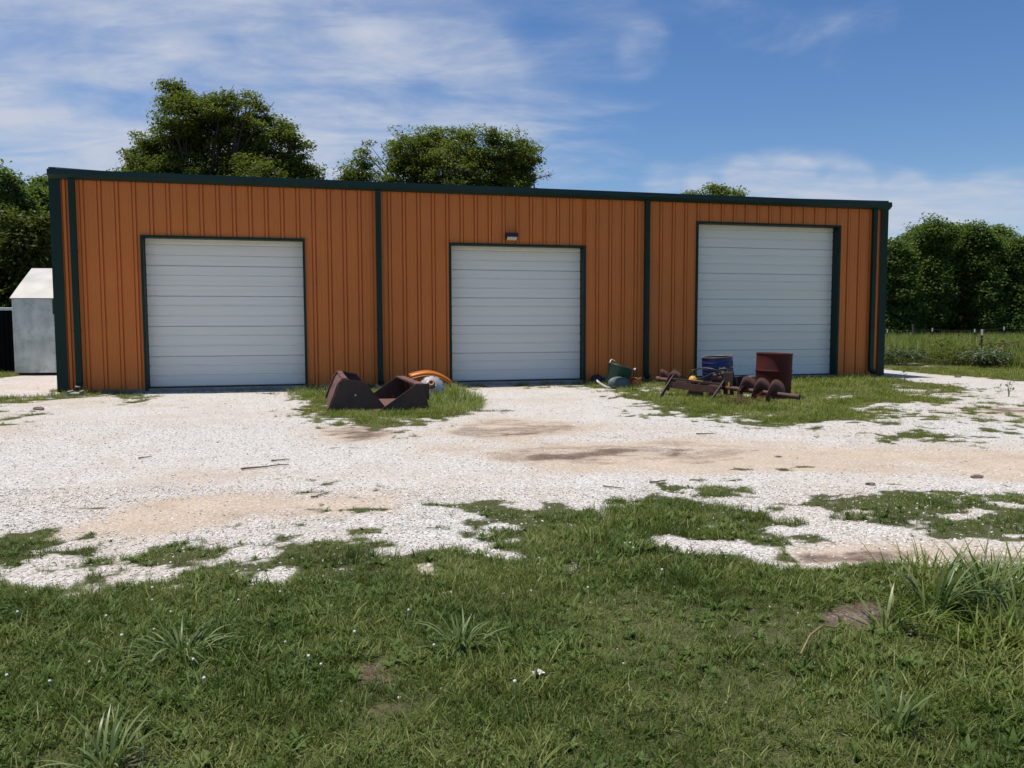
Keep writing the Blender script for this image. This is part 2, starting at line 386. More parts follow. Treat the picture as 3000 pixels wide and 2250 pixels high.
HOLES = [(gp([(1400,1506),(1480,1512),(1640,1520),(1615,1536),(1440,1536)]), .9), (gp([(1650,1536),(1722,1536),(1716,1553),(1655,1555)]), .8),
         (gp([(1830,1600),(1940,1568),(2200,1585),(2200,1628),(2000,1625)]), .8), (gp([(2271,1530),(2400,1512),(2600,1533),(2633,1553),(2420,1562),(2300,1575)]), .8),
         (gp([(2710,1497),(2800,1478),(2972,1478),(3100,1480),(3100,1505),(2800,1510)]), .75), (gp([(2310,1605),(2480,1585),(2700,1570),(3000,1590),(3500,1610),(3500,1655),(3000,1637),(2735,1648),(2560,1643),(2430,1656),(2345,1642)]), 1.0),
         (gp([(1210,1640),(1340,1645),(1330,1675),(1220,1668)]), .7), (gp([(1030,1640),(1110,1642),(1110,1658),(1035,1658)]), .6),
         (gp([(2375,1790),(2440,1768),(2560,1770),(2575,1800),(2520,1825),(2400,1832)]), 1.0), (gp([(1060,1940),(1180,1925),(1195,1975),(1070,2000)]), .85),
         (gp([(1040,2062),(1180,2065),(1190,2095),(1050,2100)]), .55), (gp([(2400,1152),(2520,1156),(2510,1170),(2410,1170)]), .7),
         (gp([(2640,1135),(2740,1138),(2730,1148),(2640,1146)]), .6)]
DIRT = [(gp([(930,1262),(1050,1240),(1170,1262),(1080,1292),(960,1288)]), .78), (gp([(1260,1262),(1420,1222),(1600,1232),(1720,1250),(1560,1280),(1500,1305),(1400,1282)]), .95),
        (gp([(1380,1335),(1560,1298),(1800,1285),(2100,1280),(2500,1300),(3100,1320),(3100,1405),(2700,1370),(2400,1376),(2000,1388),(1700,1382),(1560,1356)]), .74),
        (gp([(430,1460),(700,1438),(900,1432),(1170,1444),(1150,1482),(950,1514),(700,1534),(400,1576),(100,1570),(250,1520)]), .66),
        (gp([(500,1385),(800,1370),(870,1395),(600,1415)]), .45), (gp([(1200,1300),(1420,1290),(1440,1330),(1250,1335)]), .40),
        (gp([(1400,1120),(1680,1112),(1660,1132),(1420,1140)]), .60), (gp([(-100,1225),(160,1228),(150,1262),(-100,1275)]), .4), (gp([(0,1172),(360,1168),(400,1190),(40,1195)]), .40),
        (gp([(2280,1600),(2480,1585),(2700,1570),(3000,1590),(3500,1610),(3500,1665),(3000,1645),(2735,1655),(2560,1650),(2430,1660),(2330,1650)]), .66),
        (gp([(2820,1188),(3100,1195),(3100,1228),(2830,1212)]), .6), (gp([(2700,1140),(2900,1148),(2900,1160),(2700,1154)]), .5), (gp([(2700,1090),(3000,1104),(3000,1116),(2720,1100)]), .35),
        (gp([(1800,1630),(2000,1622),(2010,1652),(1820,1655)]), .6), (gp([(1400,1440),(1640,1436),(1640,1452),(1420,1455)]), .35), (gp([(1180,1630),(1350,1640),(1340,1685),(1200,1675)]), .5)]
MUD = [(gp([(1280,1262),(1420,1226),(1620,1234),(1700,1252),(1560,1282),(1400,1288)]), .42), (gp([(1400,1330),(1560,1298),(1800,1290),(2150,1292),(2150,1345),(1800,1362),(1540,1360)]), .37), (gp([(920,1262),(1050,1238),(1180,1262),(1080,1294),(950,1290)]), .42), (gp([(600,1480),(900,1470),(960,1500),(700,1530)]), .28),
       (gp([(1400,1270),(1480,1262),(1580,1257),(1545,1276),(1430,1281)]), .7), (gp([(1540,1328),(1760,1310),(2010,1317),(1985,1334),(1760,1338),(1570,1348)]), .60), (gp([(940,1265),(1050,1256),(1120,1266),(1060,1280),(960,1280)]), .6),
       (gp([(760,1492),(900,1488),(890,1508),(780,1520)]), .35), (gp([(2320,1622),(2480,1606),(2735,1600),(2740,1640),(2560,1646),(2430,1656),(2345,1650)]), .62), (gp([(2740,1612),(3000,1618),(3500,1640),(3500,1655),(3000,1640),(2740,1640)]), .5),
       (gp([(2360,1785),(2440,1762),(2560,1764),(2600,1800),(2520,1830),(2390,1838)]), 1.0), (gp([(2600,1860),(2700,1860),(2690,1890),(2600,1890)]), .8), (gp([(1050,1935),(1180,1920),(1200,1975),(1060,2005)]), .9), (gp([(1030,2060),(1190,2060),(1195,2098),(1040,2103)]), .7),
       (gp([(2880,1195),(3100,1200),(3100,1216),(2880,1206)]), .6), (gp([(1860,1636),(2000,1630),(2010,1648),(1860,1650)]), .6), (gp([(560,1940),(640,1930),(650,1955),(570,1960)]), .7)]
YARD = gp([(-1200,1165),(-300,1125),(0,1107),(50,1099),(170,1093)])
YARD = np.vstack([YARD, [[-10.5, 25.0], [4.0, 29.5]], gp([(2560,1077),(2640,1085),(2800,1101),(3000,1118),(3600,1165),(3600,1700)]), [[0, -3]], gp([(-1200,1800)])])

def sdist(P, poly):
    """signed distance to polygon, positive inside"""
    x, y = P[:, 0], P[:, 1]
    ins = np.zeros(len(P), bool); dm = np.full(len(P), 1e9)
    for i in range(len(poly)):
        ax, ay = poly[i]; bx, by = poly[(i+1) % len(poly)]
        c = ((ay > y) != (by > y)) & (x < (bx-ax)*(y-ay)/((by-ay) if by != ay else 1e-9)+ax)
        ins ^= c
        ex, ey = bx-ax, by-ay; L = ex*ex+ey*ey+1e-12
        t = np.clip(((x-ax)*ex+(y-ay)*ey)/L, 0, 1)
        dm = np.minimum(dm, (x-ax-t*ex)**2+(y-ay-t*ey)**2)
    d = np.sqrt(dm); return np.where(ins, d, -d)
def soft(P, poly, w):
    return smooth(-w, w, sdist(P, poly))
def zones(P, raw=False):
    """grass cover and dirt cover at ground points (n,2)"""
    x, y = P[:, 0], P[:, 1]
    warp = np.stack([fbm(x*1.7, y*1.7, 5)-.5, fbm(x*1.7, y*1.7, 9)-.5], 1)
    k = np.clip(y/9., .25, 1.5)[:, None]
    Q = P + warp*0.75*k
    g = np.maximum(1.45*soft(Q, LAWN, .70), 1.06*soft(Q, MIXED, .50))
    g = np.maximum(g, soft(Q, BUCKET_G, .7)*.82)
    g = np.maximum(g, soft(Q, JUNK_G, .9)*.98)
    g = np.maximum(g, soft(Q, WALL_G, .5)*.80)
    for poly, d in SPARSE: g = np.maximum(g, (.22+.55*d)*soft(Q, poly, .35))
    for poly, d in HOLES: g = g*(1-.62*d*soft(Q, poly, .14))
    yard = soft(P + warp*.5, YARD, .25)
    g = np.maximum(g, 1.1*(1-yard))
    n = .42*(fbm(x*1.7, y*1.7, 31, 3)-.5) + .58*(fbm(x*6.5, y*6.5, 41, 3)-.5)
    gg = smooth(.34, .74, g + 2.6*n)
    d = np.zeros(len(P)); m = np.zeros(len(P))
    for poly, a in DIRT: d = np.maximum(d, a*soft(Q, poly, .45*np.clip(y/8, .3, 1.5)))
    for poly, a in MUD: m = np.maximum(m, a*soft(Q, poly, np.where(y < 4.4, .05, .16*np.clip(y/8, .3, 1.5))))
    d = d*np.clip(.20+1.75*fbm(x*1.9+3, y*3.4, 61, 5), .15, 1.2)
    m = m*np.clip(.1+1.8*fbm(x*3.0+3, y*6.0, 63, 4), .15, 1.15)
    return (gg, d, m, g) if raw else (gg, d, m)
def hgt(x, y):
    x, y = np.asarray(x, float), np.asarray(y, float)
    a = (fbm(x*.55, y*.55, 3, 3)-.5)*.07*smooth(0, 3, y) + (fbm(x*2.6, y*2.6, 8, 2)-.5)*.018
    far = smooth(14, 17, y)
    return a*(1-.75*far) - .012

xs = np.unique(np.concatenate([np.linspace(-400, -40, 19), np.linspace(-40, -16, 25), np.linspace(-16, -7, 76), np.linspace(-7, 7, 235), np.linspace(7, 22, 126), np.linspace(22, 50, 29), np.linspace(50, 400, 18)]))
ys = np.unique(np.concatenate([np.linspace(-60, -4, 15), np.linspace(-4, 1.5, 12), np.linspace(1.5, 7, 138), np.linspace(7, 14, 118), np.linspace(14, 30, 134), np.linspace(30, 60, 31), np.linspace(60, 500, 23)]))
GX, GY = np.meshgrid(xs, ys)
P2 = np.stack([GX.ravel(), GY.ravel()], 1)
gz = hgt(P2[:, 0], P2[:, 1])
V = np.column_stack([P2, gz])
nx, ny = len(xs), len(ys)
ii = (np.arange(ny-1)[:, None]*nx + np.arange(nx-1)[None, :]).ravel()
FC = np.stack([ii, ii+1, ii+nx+1, ii+nx], 1)
me = np_mesh('ground', V, FC.ravel(), np.full(len(FC), 4), True)
gcov, dcov, mcov = zones(P2)
for nm, arr in (('grass', gcov), ('dirt', dcov), ('mud', mcov)):
    a = me.attributes.new(nm, 'FLOAT', 'POINT'); a.data.foreach_set('value', arr.astype(np.float32))
ground = bpy.data.objects.new('ground', me); COL.objects.link(ground); tag(ground, kind='structure')
# ground shader: limestone gravel, tan fines and mud, soil under the grass
gm = bpy.data.materials.new('gravel_yard'); gm.use_nodes = True
nt = gm.node_tree; pb = nt.nodes['Principled BSDF']; pb.inputs['Roughness'].default_value = .9; pb.inputs['Specular IOR Level'].default_value = .25
geo = nn(nt, 'ShaderNodeNewGeometry'); pos = geo.outputs['Position']
def noise_n(scale, detail=4, rough=.5, vec=pos):
    n = nn(nt, 'ShaderNodeTexNoise'); n.inputs['Scale'].default_value = scale; n.inputs['Detail'].default_value = detail; n.inputs['Roughness'].default_value = rough
    lk(nt, vec, n.inputs['Vector']); return n.outputs[0]
def mixc(fac, a, b):
    m_ = nn(nt, 'ShaderNodeMix', data_type='RGBA')
    for s_, v_ in (('Factor', fac), ('A', a), ('B', b)):
        if isinstance(v_, tuple): m_.inputs[s_].default_value = (*v_, 1)
        elif isinstance(v_, float): m_.inputs[s_].default_value = v_
        else: lk(nt, v_, m_.inputs[s_])
    return m_.outputs['Result']
def rng(v, a, b, c=0.0, d=1.0):
    m_ = nn(nt, 'ShaderNodeMapRange', interpolation_type='SMOOTHSTEP')
    for s_, q in (('From Min', a), ('From Max', b), ('To Min', c), ('To Max', d)): m_.inputs[s_].default_value = q
    lk(nt, v, m_.inputs['Value']); return m_.outputs[0]
vor = nn(nt, 'ShaderNodeTexVoronoi'); vor.inputs['Scale'].default_value = 55; vor.inputs['Randomness'].default_value = 1
lk(nt, pos, vor.inputs['Vector'])
vsep = nn(nt, 'ShaderNodeSeparateColor'); lk(nt, vor.outputs['Color'], vsep.inputs[0])
vor2 = nn(nt, 'ShaderNodeTexVoronoi'); vor2.inputs['Scale'].default_value = 16; lk(nt, pos, vor2.inputs['Vector'])
stone = mixc(rng(vsep.outputs[0], .0, 1.), (.42, .40, .37), (.62, .595, .555))
stone = mixc(rng(vsep.outputs[1], .90, .97, 0, .8), stone, (.30, .24, .18))
stone = mixc(rng(noise_n(.55, 6, .62), .44, .68, 0, .62), stone, (.47, .395, .315))
stone = mixc(rng(noise_n(2.2, 6, .65), .50, .74, 0, .45), stone, (.40, .37, .335))
att_d = nn(nt, 'ShaderNodeAttribute'); att_d.attribute_name = 'dirt'
att_g = nn(nt, 'ShaderNodeAttribute'); att_g.attribute_name = 'grass'
dn = math_n(nt, 'MULTIPLY_ADD', math_n(nt, 'SUBTRACT', noise_n(5, 6, .6), .5), .55, att_d.outputs['Fac'])
dn2 = math_n(nt, 'MULTIPLY_ADD', math_n(nt, 'SUBTRACT', vsep.outputs[2], .5), .55, dn)
tan = mixc(noise_n(3.0, 5), (.33, .245, .165), (.52, .42, .315))
tan = mixc(rng(vsep.outputs[0], .45, 1.0, 0, .45), tan, stone)
gcol = mixc(rng(dn2, .10, .60, 0, .92), stone, tan)
att_m = nn(nt, 'ShaderNodeAttribute'); att_m.attribute_name = 'mud'
mn = math_n(nt, 'MULTIPLY_ADD', math_n(nt, 'SUBTRACT', noise_n(11, 6, .65), .5), .5, att_m.outputs['Fac'])
mudf = math_n(nt, 'MULTIPLY', rng(mn, .22, .70), rng(vsep.outputs[2], .0, .9, .80, 1.0))
mudc = mixc(noise_n(7, 4), (.070, .042, .030), (.16, .105, .075))
soil = mixc(noise_n(9, 5), (.040, .042, .015), (.095, .100, .036))
soil = mixc(rng(noise_n(1.1, 4), .55, .75, 0, .7), soil, (.10, .078, .045))
gn = math_n(nt, 'MULTIPLY_ADD', math_n(nt, 'SUBTRACT', noise_n(14, 5, .65), .5), .6, att_g.outputs['Fac'])
gcol = mixc(rng(gn, .50, .98), gcol, soil)
gcol = mixc(mudf, gcol, mudc)
lk(nt, gcol, pb.inputs['Base Color'])
lk(nt, rng(mn, .4, .8, .9, .55), pb.inputs['Roughness'])
hmap = math_n(nt, 'ADD', math_n(nt, 'MULTIPLY', vor.outputs['Distance'], -1.0), math_n(nt, 'MULTIPLY', vor2.outputs['Distance'], -.4))
hmap = math_n(nt, 'MULTIPLY', hmap, rng(dn, .25, .9, 1.0, .5))
bmp = nn(nt, 'ShaderNodeBump'); bmp.inputs['Strength'].default_value = .55; bmp.inputs['Distance'].default_value = .03
lk(nt, hmap, bmp.inputs['Height']); lk(nt, bmp.outputs[0], pb.inputs['Normal'])
me.materials.append(gm)

# ------------------------------------------------------------------ metal building
X0, Y0, PHI, LEN = -8.641, 15.559, 0.24794, 18.29
UV = np.array([math.cos(PHI), math.sin(PHI), 0]); NV = np.array([-math.sin(PHI), math.cos(PHI), 0])
bld = empty('metal_building', (X0, Y0, 0), PHI, 'long orange steel shop building with dark green trim and three white roll doors', 'building')
DOORS = [(1.52, 4.58, 3.035, 5), (7.555, 10.58, 3.02, 5), (13.27, 17.02, 3.63, 6)]
ZB, ZT, DEP = .05, 4.12, 9.14
def profile(s0, s1, off=.2, rh=.022, gr=.022):
    """panel section: flat pan, trapezoid ribs each foot, two low beads between"""
    pts = [(s0, 0)]
    k = int(math.floor((s0-off)/.3048))-1
    while True:
        c = off+k*.3048
        if c-.1 > s1: break
        for ds, h_ in ((-.046, 0), (-.043, -gr), (-.026, -gr), (-.022, rh), (.022, rh), (.026, -gr), (.043, -gr), (.046, 0), (.094, 0), (.104, .005), (.124, .005), (.134, 0), (.171, 0), (.181, .005), (.201, .005), (.211, 0)):
            s_ = c+ds
            if s0 < s_ < s1: pts.append((s_, h_))
        k += 1
    pts.append((s1, 0)); return pts
def strip(mb, prof, z0, z1):
    n_ = len(prof)
    mb.add([(s_, -h_, z0) for s_, h_ in prof]+[(s_, -h_, z1) for s_, h_ in prof], [(i, i+1, n_+i+1, n_+i) for i in range(n_-1)])
edges = [0.0] + [.35+.9144*k for k in range(0, 20)] + [LEN]
edges = [e for e in edges if e <= LEN]
for a, b in zip(edges[:-1], edges[1:]):
    if b-a < .01: continue
    mb = MB(); cuts = sorted({a, b} | {q for d_ in DOORS for q in d_[:2] if a < q < b})
    for c0, c1 in zip(cuts[:-1], cuts[1:]):
        mid = (c0+c1)/2; z0 = ZB
        for d_ in DOORS:
            if d_[0] < mid < d_[1]: z0 = d_[2]
        strip(mb, profile(c0, c1), z0, ZT)
    mb.build('wall_panel', MAT['orange_wall'], bld)
# side and rear walls
RISE = .163
mb = MB()
for sgn, xx in ((-1, 0.0), (1, LEN)):
    V_ = []; half = DEP/2
    pr = profile(0, DEP, .2)
    n_ = len(pr)
    top = [4.14+RISE*(half-abs(t-half)) for t, _ in pr]
    V_ = [(xx+sgn*h_, t, ZB) for t, h_ in pr]+[(xx+sgn*h_, t, top[i]) for i, (t, h_) in enumerate(pr)]
    mb = MB(); mb.add(V_, [(i, i+1, n_+i+1, n_+i) for i in range(n_-1)]); mb.build('side_wall', MAT['orange_wall'], bld)
mb = MB(); strip(mb, profile(0, LEN), ZB, ZT); mb.v = [(x, DEP-y, z) for x, y, z in mb.v]; mb.build('rear_wall', MAT['orange_wall'], bld)
MB().box((-.02, .02, -.25), (LEN+.02, DEP-.02, ZB+.004)).build('foundation', MAT['concrete'], bld)
# roof panels and ridge
half = DEP/2
for side in (0, 1):
    for k in range(20):
        a, b = LEN*k/20, LEN*(k+1)/20
        pr = [(s_, h_*1.0) for s_, h_ in profile(a, b, .15, .022, 0.0)]
        mb = MB(); n_ = len(pr)
        y0_, y1_ = (-.06, half) if side == 0 else (DEP+.06, half)
        zz0, zz1 = 4.198, 4.198+RISE*(half+.06)
        mb.add([(s_, y0_, zz0+h_) for s_, h_ in pr]+[(s_, y1_, zz1+h_) for s_, h_ in pr], [(i, i+1, n_+i+1, n_+i) for i in range(n_-1)])
        mb.build('roof_panel', MAT['roof'], bld)
zr = 4.198+RISE*(half+.06)
MB().add([(-.03, half-.2, zr+.018), (LEN+.03, half-.2, zr+.018), (LEN+.03, half, zr+.06), (-.03, half, zr+.06), (-.03, half+.2, zr+.018), (LEN+.03, half+.2, zr+.018)],
         [(0, 1, 2, 3), (3, 2, 5, 4)]).build('ridge_cap', MAT['roof'], bld)
for xx in (-.035, LEN-.085+.0):
    for sd in (0, 1):
        ya, yb = (-.05, half) if sd == 0 else (DEP+.05, half)
        mb = MB(); m_ = [(xx, ya, 4.10), (xx+.12, ya, 4.10), (xx+.12, ya, 4.262), (xx, ya, 4.262)]
        dz = RISE*(half+.05)
        mb.add(m_+[(x, yb, z+dz) for x, _, z in m_], [(0, 1, 2, 3), (7, 6, 5, 4), (0, 4, 5, 1), (1, 5, 6, 2), (2, 6, 7, 3), (3, 7, 4, 0)])
        mb.build('rake_trim', MAT['gutter'], bld)
# eave gutter
gp_ = [(0.0, 4.045), (-.085, 4.045), (-.170, 4.115), (-.160, 4.212), (-.140, 4.212), (-.138, 4.19), (0.0, 4.19)]
mb = MB(); k = len(gp_)
mb.add([(-.035, y, z) for y, z in gp_]+[(LEN+.045, y, z) for y, z in gp_], [tuple(range(k)), tuple(range(2*k-1, k-1, -1))]+[(i, (i+1) % k, (i+1) % k+k, i+k) for i in range(k)])
mb.build('gutter', MAT['gutter'], bld)
for s_ in (.355, 6.066, 12.02, 17.925):
    mb = MB(); mb.box((s_-.055, -.125, .17), (s_+.055, -.045, 4.055))
    mb.bar((s_, -.085, .19), (s_, -.20, .10), .108, .078, (0, 1, 0))
    d_ = mb.build('downspout', MAT['green_trim'], bld, .006)
    for zc in (1.2, 2.7):
        MB().box((s_-.062, -.129, zc-.015), (s_+.062, -.04, zc+.015)).build('strap', MAT['green_trim'], d_)
for xx, s1 in ((0, 1), (LEN, -1)):
    mb = MB()
    a, b = sorted((xx-s1*.045, xx+s1*.15)); mb.box((a, -.048, .03), (b, -.036, 4.05))
    a, b = sorted((xx-s1*.045, xx-s1*.036)); mb.box((a, -.036, .03), (b, .13, 4.05))
    mb.build('corner_trim', MAT['green_trim'], bld)
# doors
RV = .235
for di, (a, b, zt, nsec) in enumerate(DOORS):
    jm = .034
    for (c0, c1) in ((a-.012, a+jm), (b-jm, b+.012)):
        MB().box((c0, -.042, ZB-.03), (c1, -.0, zt+.0)).build('door_jamb', MAT['green_trim'], bld)
    MB().box((a+.02, .0, ZB-.03), (a+jm-.004, RV+.06, zt-.05)).build('door_jamb', MAT['green_trim'], bld)
    MB().box((b-jm+.004, .0, ZB-.03), (b-.02, RV+.06, zt-.05)).build('door_jamb', MAT['green_trim'], bld)
    MB().box((a-.012, -.044, zt-.036), (b+.012, RV+.06, zt+.006)).build('door_header', MAT['green_trim'], bld)
    door = bpy.data.objects.new('overhead_door', None); COL.objects.link(door); door.parent = bld; door.location = (a+jm, RV, ZB+.028)
    W = b-a-2*jm; hs_ = .6
    z = 0.0; k = 0
    while z < zt-ZB-.07:
        z1 = min(z+hs_, zt-ZB-.06)
        pr = [(0, 0), (.006, -.0), (.012, -.022)]       # lower joint lip
        for gz_ in (.215, .42):
            pr += [(gz_-.016, -.026), (gz_-.006, -.004), (gz_+.006, -.004), (gz_+.020, -.026)]
        pr += [(hs_-.010, -.026), (hs_-.004, -.012), (hs_, 0)]
        if di == 2 and False: pass
        pr = [(p_, q_) for p_, q_ in pr if z+p_ <= z1+1e-6]
        if pr[-1][0] < z1-z-1e-4: pr.append((z1-z, pr[-1][1]))
        mb = MB(); n_ = len(pr)
        mb.add([(0.003, q_, z+p_) for p_, q_ in pr]+[(W-.003, q_, z+p_) for p_, q_ in pr], [(i, n_+i, n_+i+1, i+1) for i in range(n_-1)])
        mb.box((.003, .0, z+.001), (W-.003, .04, z1-.001))
        mb.build('door_section', MAT['door'], door)
        z = z1; k += 1
    MB().box((0.003, -.03, -.03), (W-.003, .03, 0)).build('bottom_seal', MAT['rubber'], door)
# wall light over the middle door
lc = np.array([X0, Y0, 0]) + UV*8.89 + np.array([0, 0, 3.10])
wl = empty('wall_light', tuple(lc), PHI, 'small black floodlight mounted above the middle roll door', 'lamp')
MB().box((-.05, -.075, .03), (.05, -.034, .12)).build('mount', MAT['black_plastic'], wl)
MB().add([(-.13, -.075, .0), (.13, -.075, .0), (.13, -.17, .075), (.13, -.16, .155), (.13, -.075, .16), (-.13, -.17, .075), (-.13, -.16, .155), (-.13, -.075, .16)],
         [(0, 5, 2, 1), (5, 6, 3, 2), (6, 7, 4, 3), (7, 0, 1, 4), (0, 7, 6, 5), (1, 2, 3, 4)]).build('housing', MAT['black_plastic'], wl, .006)
MB().add([(-.108, -.0865, .002), (.108, -.0865, .002), (.108, -.165, .064), (-.108, -.165, .064), (-.108, -.0885, .0), (.108, -.0885, .0), (.108, -.167, .062), (-.108, -.167, .062)],
         [(7, 6, 5, 4), (0, 1, 2, 3), (0, 4, 5, 1), (2, 6, 7, 3), (1, 5, 6, 2), (3, 7, 4, 0)]).build('lens', MAT['lens'], wl)
# concrete splash blocks under two downspouts
for s_, lab in ((.355, 'small pale concrete splash block under the leftmost downspout'), (6.066, 'small pale concrete splash block behind the two rusty buckets')):
    p = np.array([X0, Y0, 0])+UV*s_-NV*.30
    t = empty('splash_block', (p[0], p[1], float(hgt(p[0], p[1]))), PHI, lab, 'splash block', 'concrete splash blocks')
    MB().box((-.12, -.2, -.02), (.12, .22, .05)).build('slab', MAT['concrete'], t, .012)
    for sg in (-1, 1): MB().box((sg*.105-.02, -.2, .05), (sg*.105+.02, .2, .085)).build('side_lip', MAT['concrete'], t, .01)
#SPLIT
# ------------------------------------------------------------------ trees
def leaf_mesh(name, C, N, T, size, v):
    """folded diamond leaves: centres C, normals N, tangents T, sizes, colour values v"""
    n_ = len(C)
    B = np.cross(N, T); B /= np.linalg.norm(B, axis=1, keepdims=True)+1e-9
    T = np.cross(B, N)
    s = size[:, None]
    V_ = np.empty((n_, 4, 3))
    V_[:, 0] = C - T*s*.5; V_[:, 1] = C + B*s*.30 + N*s*.10; V_[:, 2] = C + T*s*.5; V_[:, 3] = C - B*s*.30 + N*s*.10
    idx = np.arange(n_)[:, None]*4
    Fc = np.concatenate([idx+0, idx+1, idx+2, idx+0, idx+2, idx+3], 1)
    me_ = np_mesh(name, V_.reshape(-1, 3), Fc.ravel(), np.full(n_*2, 3), False)
    a = me_.attributes.new('v', 'FLOAT', 'POINT'); a.data.foreach_set('value', np.repeat(v, 4).astype(np.float32))
    return me_
def crown_leaves(rs, blobs, n_cl, per, leaf, spread, sparse=.0):
    blobs = np.array(blobs)                     # x y z rx ry rz
    w = blobs[:, 3]*blobs[:, 5]; w = w/w.sum()
    bi = rs.choice(len(blobs), n_cl, p=w)
    d = rs.normal(size=(n_cl, 3)); d[:, 2] += .25; d /= np.linalg.norm(d, axis=1, keepdims=True)
    rr = rs.uniform(.20, 1.0, n_cl)**.42*(1+.12*rs.normal(size=n_cl))
    Cc = blobs[bi, :3] + d*blobs[bi, 3:6]*rr[:, None]
    keep = fbm(Cc[:, 0]*.9+7, Cc[:, 2]*.9+Cc[:, 1]*.6, int(rs.integers(999)), 2) > sparse
    keep &= Cc[:, 2] > .25
    Cc, d = Cc[keep], d[keep]
    n_ = len(Cc)
    cs = spread*rs.uniform(.6, 1.35, n_)
    off = np.clip(rs.normal(size=(n_, per, 3)), -1.7, 1.7)*np.array([1, 1, .5])*cs[:, None, None]
    P_ = (Cc[:, None] + off).reshape(-1, 3)
    dn_ = np.repeat(d, per, 0)
    N = dn_*.35 + np.array([0, 0, .75]) + rs.normal(size=P_.shape)*.5
    N /= np.linalg.norm(N, axis=1, keepdims=True)
    T = rs.normal(size=P_.shape); T[:, 2] -= .3
    v = np.clip(np.repeat(rs.normal(.45, .11, n_), per) + rs.normal(0, .13, len(P_)), 0, 1)
    size = leaf*rs.uniform(.65, 1.35, len(P_))
    return P_, N, T, size, v
def make_tree(name, label, base, blobs, mat, seed, n_cl, per=26, leaf=.16, spread=.2, trunk_r=.22, sparse=0.0, group=None, bare=None, limbs=9):
    rs = np.random.default_rng(seed)
    bz = float(hgt(base[0], base[1]))
    root = empty(name, (base[0], base[1], bz), 0, label, 'tree', group)
    o3 = np.array([base[0], base[1], bz])
    bl = np.array(blobs, float); bl[:, :3] -= o3
    top = (bl[:, 2]+bl[:, 5]).max(); cen = bl[:, :3].mean(0)
    mb = MB()
    hfork = max(.8, top*.28)
    tp = [(0, 0, -.1), (rs.normal()*.05, rs.normal()*.05, hfork*.5), (cen[0]*.15, cen[1]*.15, hfork), (cen[0]*.5, cen[1]*.5, top*.55), (cen[0]*.9, cen[1]*.9, top*.86)]
    mb.tube(tp, [trunk_r*1.35, trunk_r, trunk_r*.85, trunk_r*.5, trunk_r*.12], 10)
    tr = mb.build('trunk', MAT['bark'], root)
    mb = MB(); order = rs.permutation(len(bl))
    for k in range(limbs):
        b = bl[order[k % len(bl)]]; e = b[:3]+rs.normal(size=3)*b[3:6]*.35
        t = rs.uniform(.25, .8); st = Vector(tp[2]).lerp(Vector(tp[3]), t)
        midp = st.lerp(Vector(e), .5) + Vector(rs.normal(size=3)*.25) + Vector((0, 0, .15))
        mb.tube([st, midp, Vector(e)], [trunk_r*.42, trunk_r*.26, trunk_r*.07], 6)
        for q in range(4):
            e2 = Vector(e)+Vector(rs.normal(size=3)*b[3:6]*.6); m2 = midp.lerp(e2, .5)+Vector(rs.normal(size=3)*.15)
            mb.tube([midp, m2, e2], [trunk_r*.16, trunk_r*.09, trunk_r*.03], 5)
    if bare:
        for (a, e, r_) in bare:
            a, e = Vector(a-o3), Vector(e-o3)
            mb.tube([a, a.lerp(e, .5)+Vector(rs.normal(size=3)*.12), e], [r_, r_*.6, r_*.25], 5)
            for q in range(9):
                s_ = a.lerp(e, rs.uniform(.3, .95)); d2 = (e-a).length*.35
                e2 = s_+Vector(rs.normal(size=3)*d2*.5)+(e-a)*.22
                mb.tube([s_, s_.lerp(e2, .5)+Vector(rs.normal(size=3)*.05), e2], [r_*.4, r_*.3, r_*.14], 4)
    mb.build('branches', MAT['bark'], root)
    data = crown_leaves(rs, bl, n_cl, per, leaf, spread, sparse)
    me_ = leaf_mesh('crown', *data); me_.materials.append(mat)
    o = bpy.data.objects.new('crown', me_); COL.objects.link(o); o.parent = root
    return root
def pxblobs(lst, Y, seed, deep=.55, flat=.9):
    rs = np.random.default_rng(seed); out_ = []
    for px, py, r_ in lst:
        yy = Y + rs.uniform(-deep, deep)*r_*Y/F*1.6
        c = atY(px, py, yy); rm = r_*yy/F
        out_.append((c[0], c[1], c[2], rm, rm, rm*flat))
    return out_
Y1 = 38.
big = pxblobs([(470,440,95),(430,480,70),(545,330,85),(520,275,48),(620,330,90),(700,320,80),(650,420,130),(780,370,75),(840,390,55),(870,400,40),(770,460,90),(850,470,60),(890,500,45),
               (560,450,110),(480,520,90),(600,560,140),(760,550,120),(680,640,150),(510,620,110),(840,600,90),(500,245,26),(395,500,35)], Y1, 1)
big = [(b[0], b[1], b[2]-.32, b[3]*.97, b[4], b[5]*.97) for b in big]
p = atY(640, 1000, Y1)
make_tree('shade_tree', 'largest round leafy tree rising behind the roof above the left roll door', (p[0], Y1, 0), big, MAT['leaf_oak'], 11, 1650, 110, .125, .24, .32, .27, 'trees behind the metal building', limbs=16)
Y2 = 42.
mid_b = pxblobs([(1050,490,45),(1090,440,40),(1140,440,55),(1200,430,60),(1270,425,70),(1250,395,30),(1340,425,70),(1420,415,65),(1500,430,60),(1535,450,50),(1560,510,45),(1300,500,100),(1420,500,95),(1180,510,90),
                (1100,540,80),(1020,525,30),(1500,530,80),(1250,600,130),(1420,610,130),(1330,690,150)], Y2, 2)
mid_b = [(b[0], b[1], b[2]-.30, b[3]*.96, b[4], b[5]*.96) for b in mid_b]
p = atY(1320, 1000, Y2)
bare = [(atY(1540, 510, Y2), atY(1578, 452, Y2), .04), (atY(1560, 530, Y2), atY(1612, 512, Y2), .035), (atY(1530, 480, Y2), atY(1566, 440, Y2), .03)]
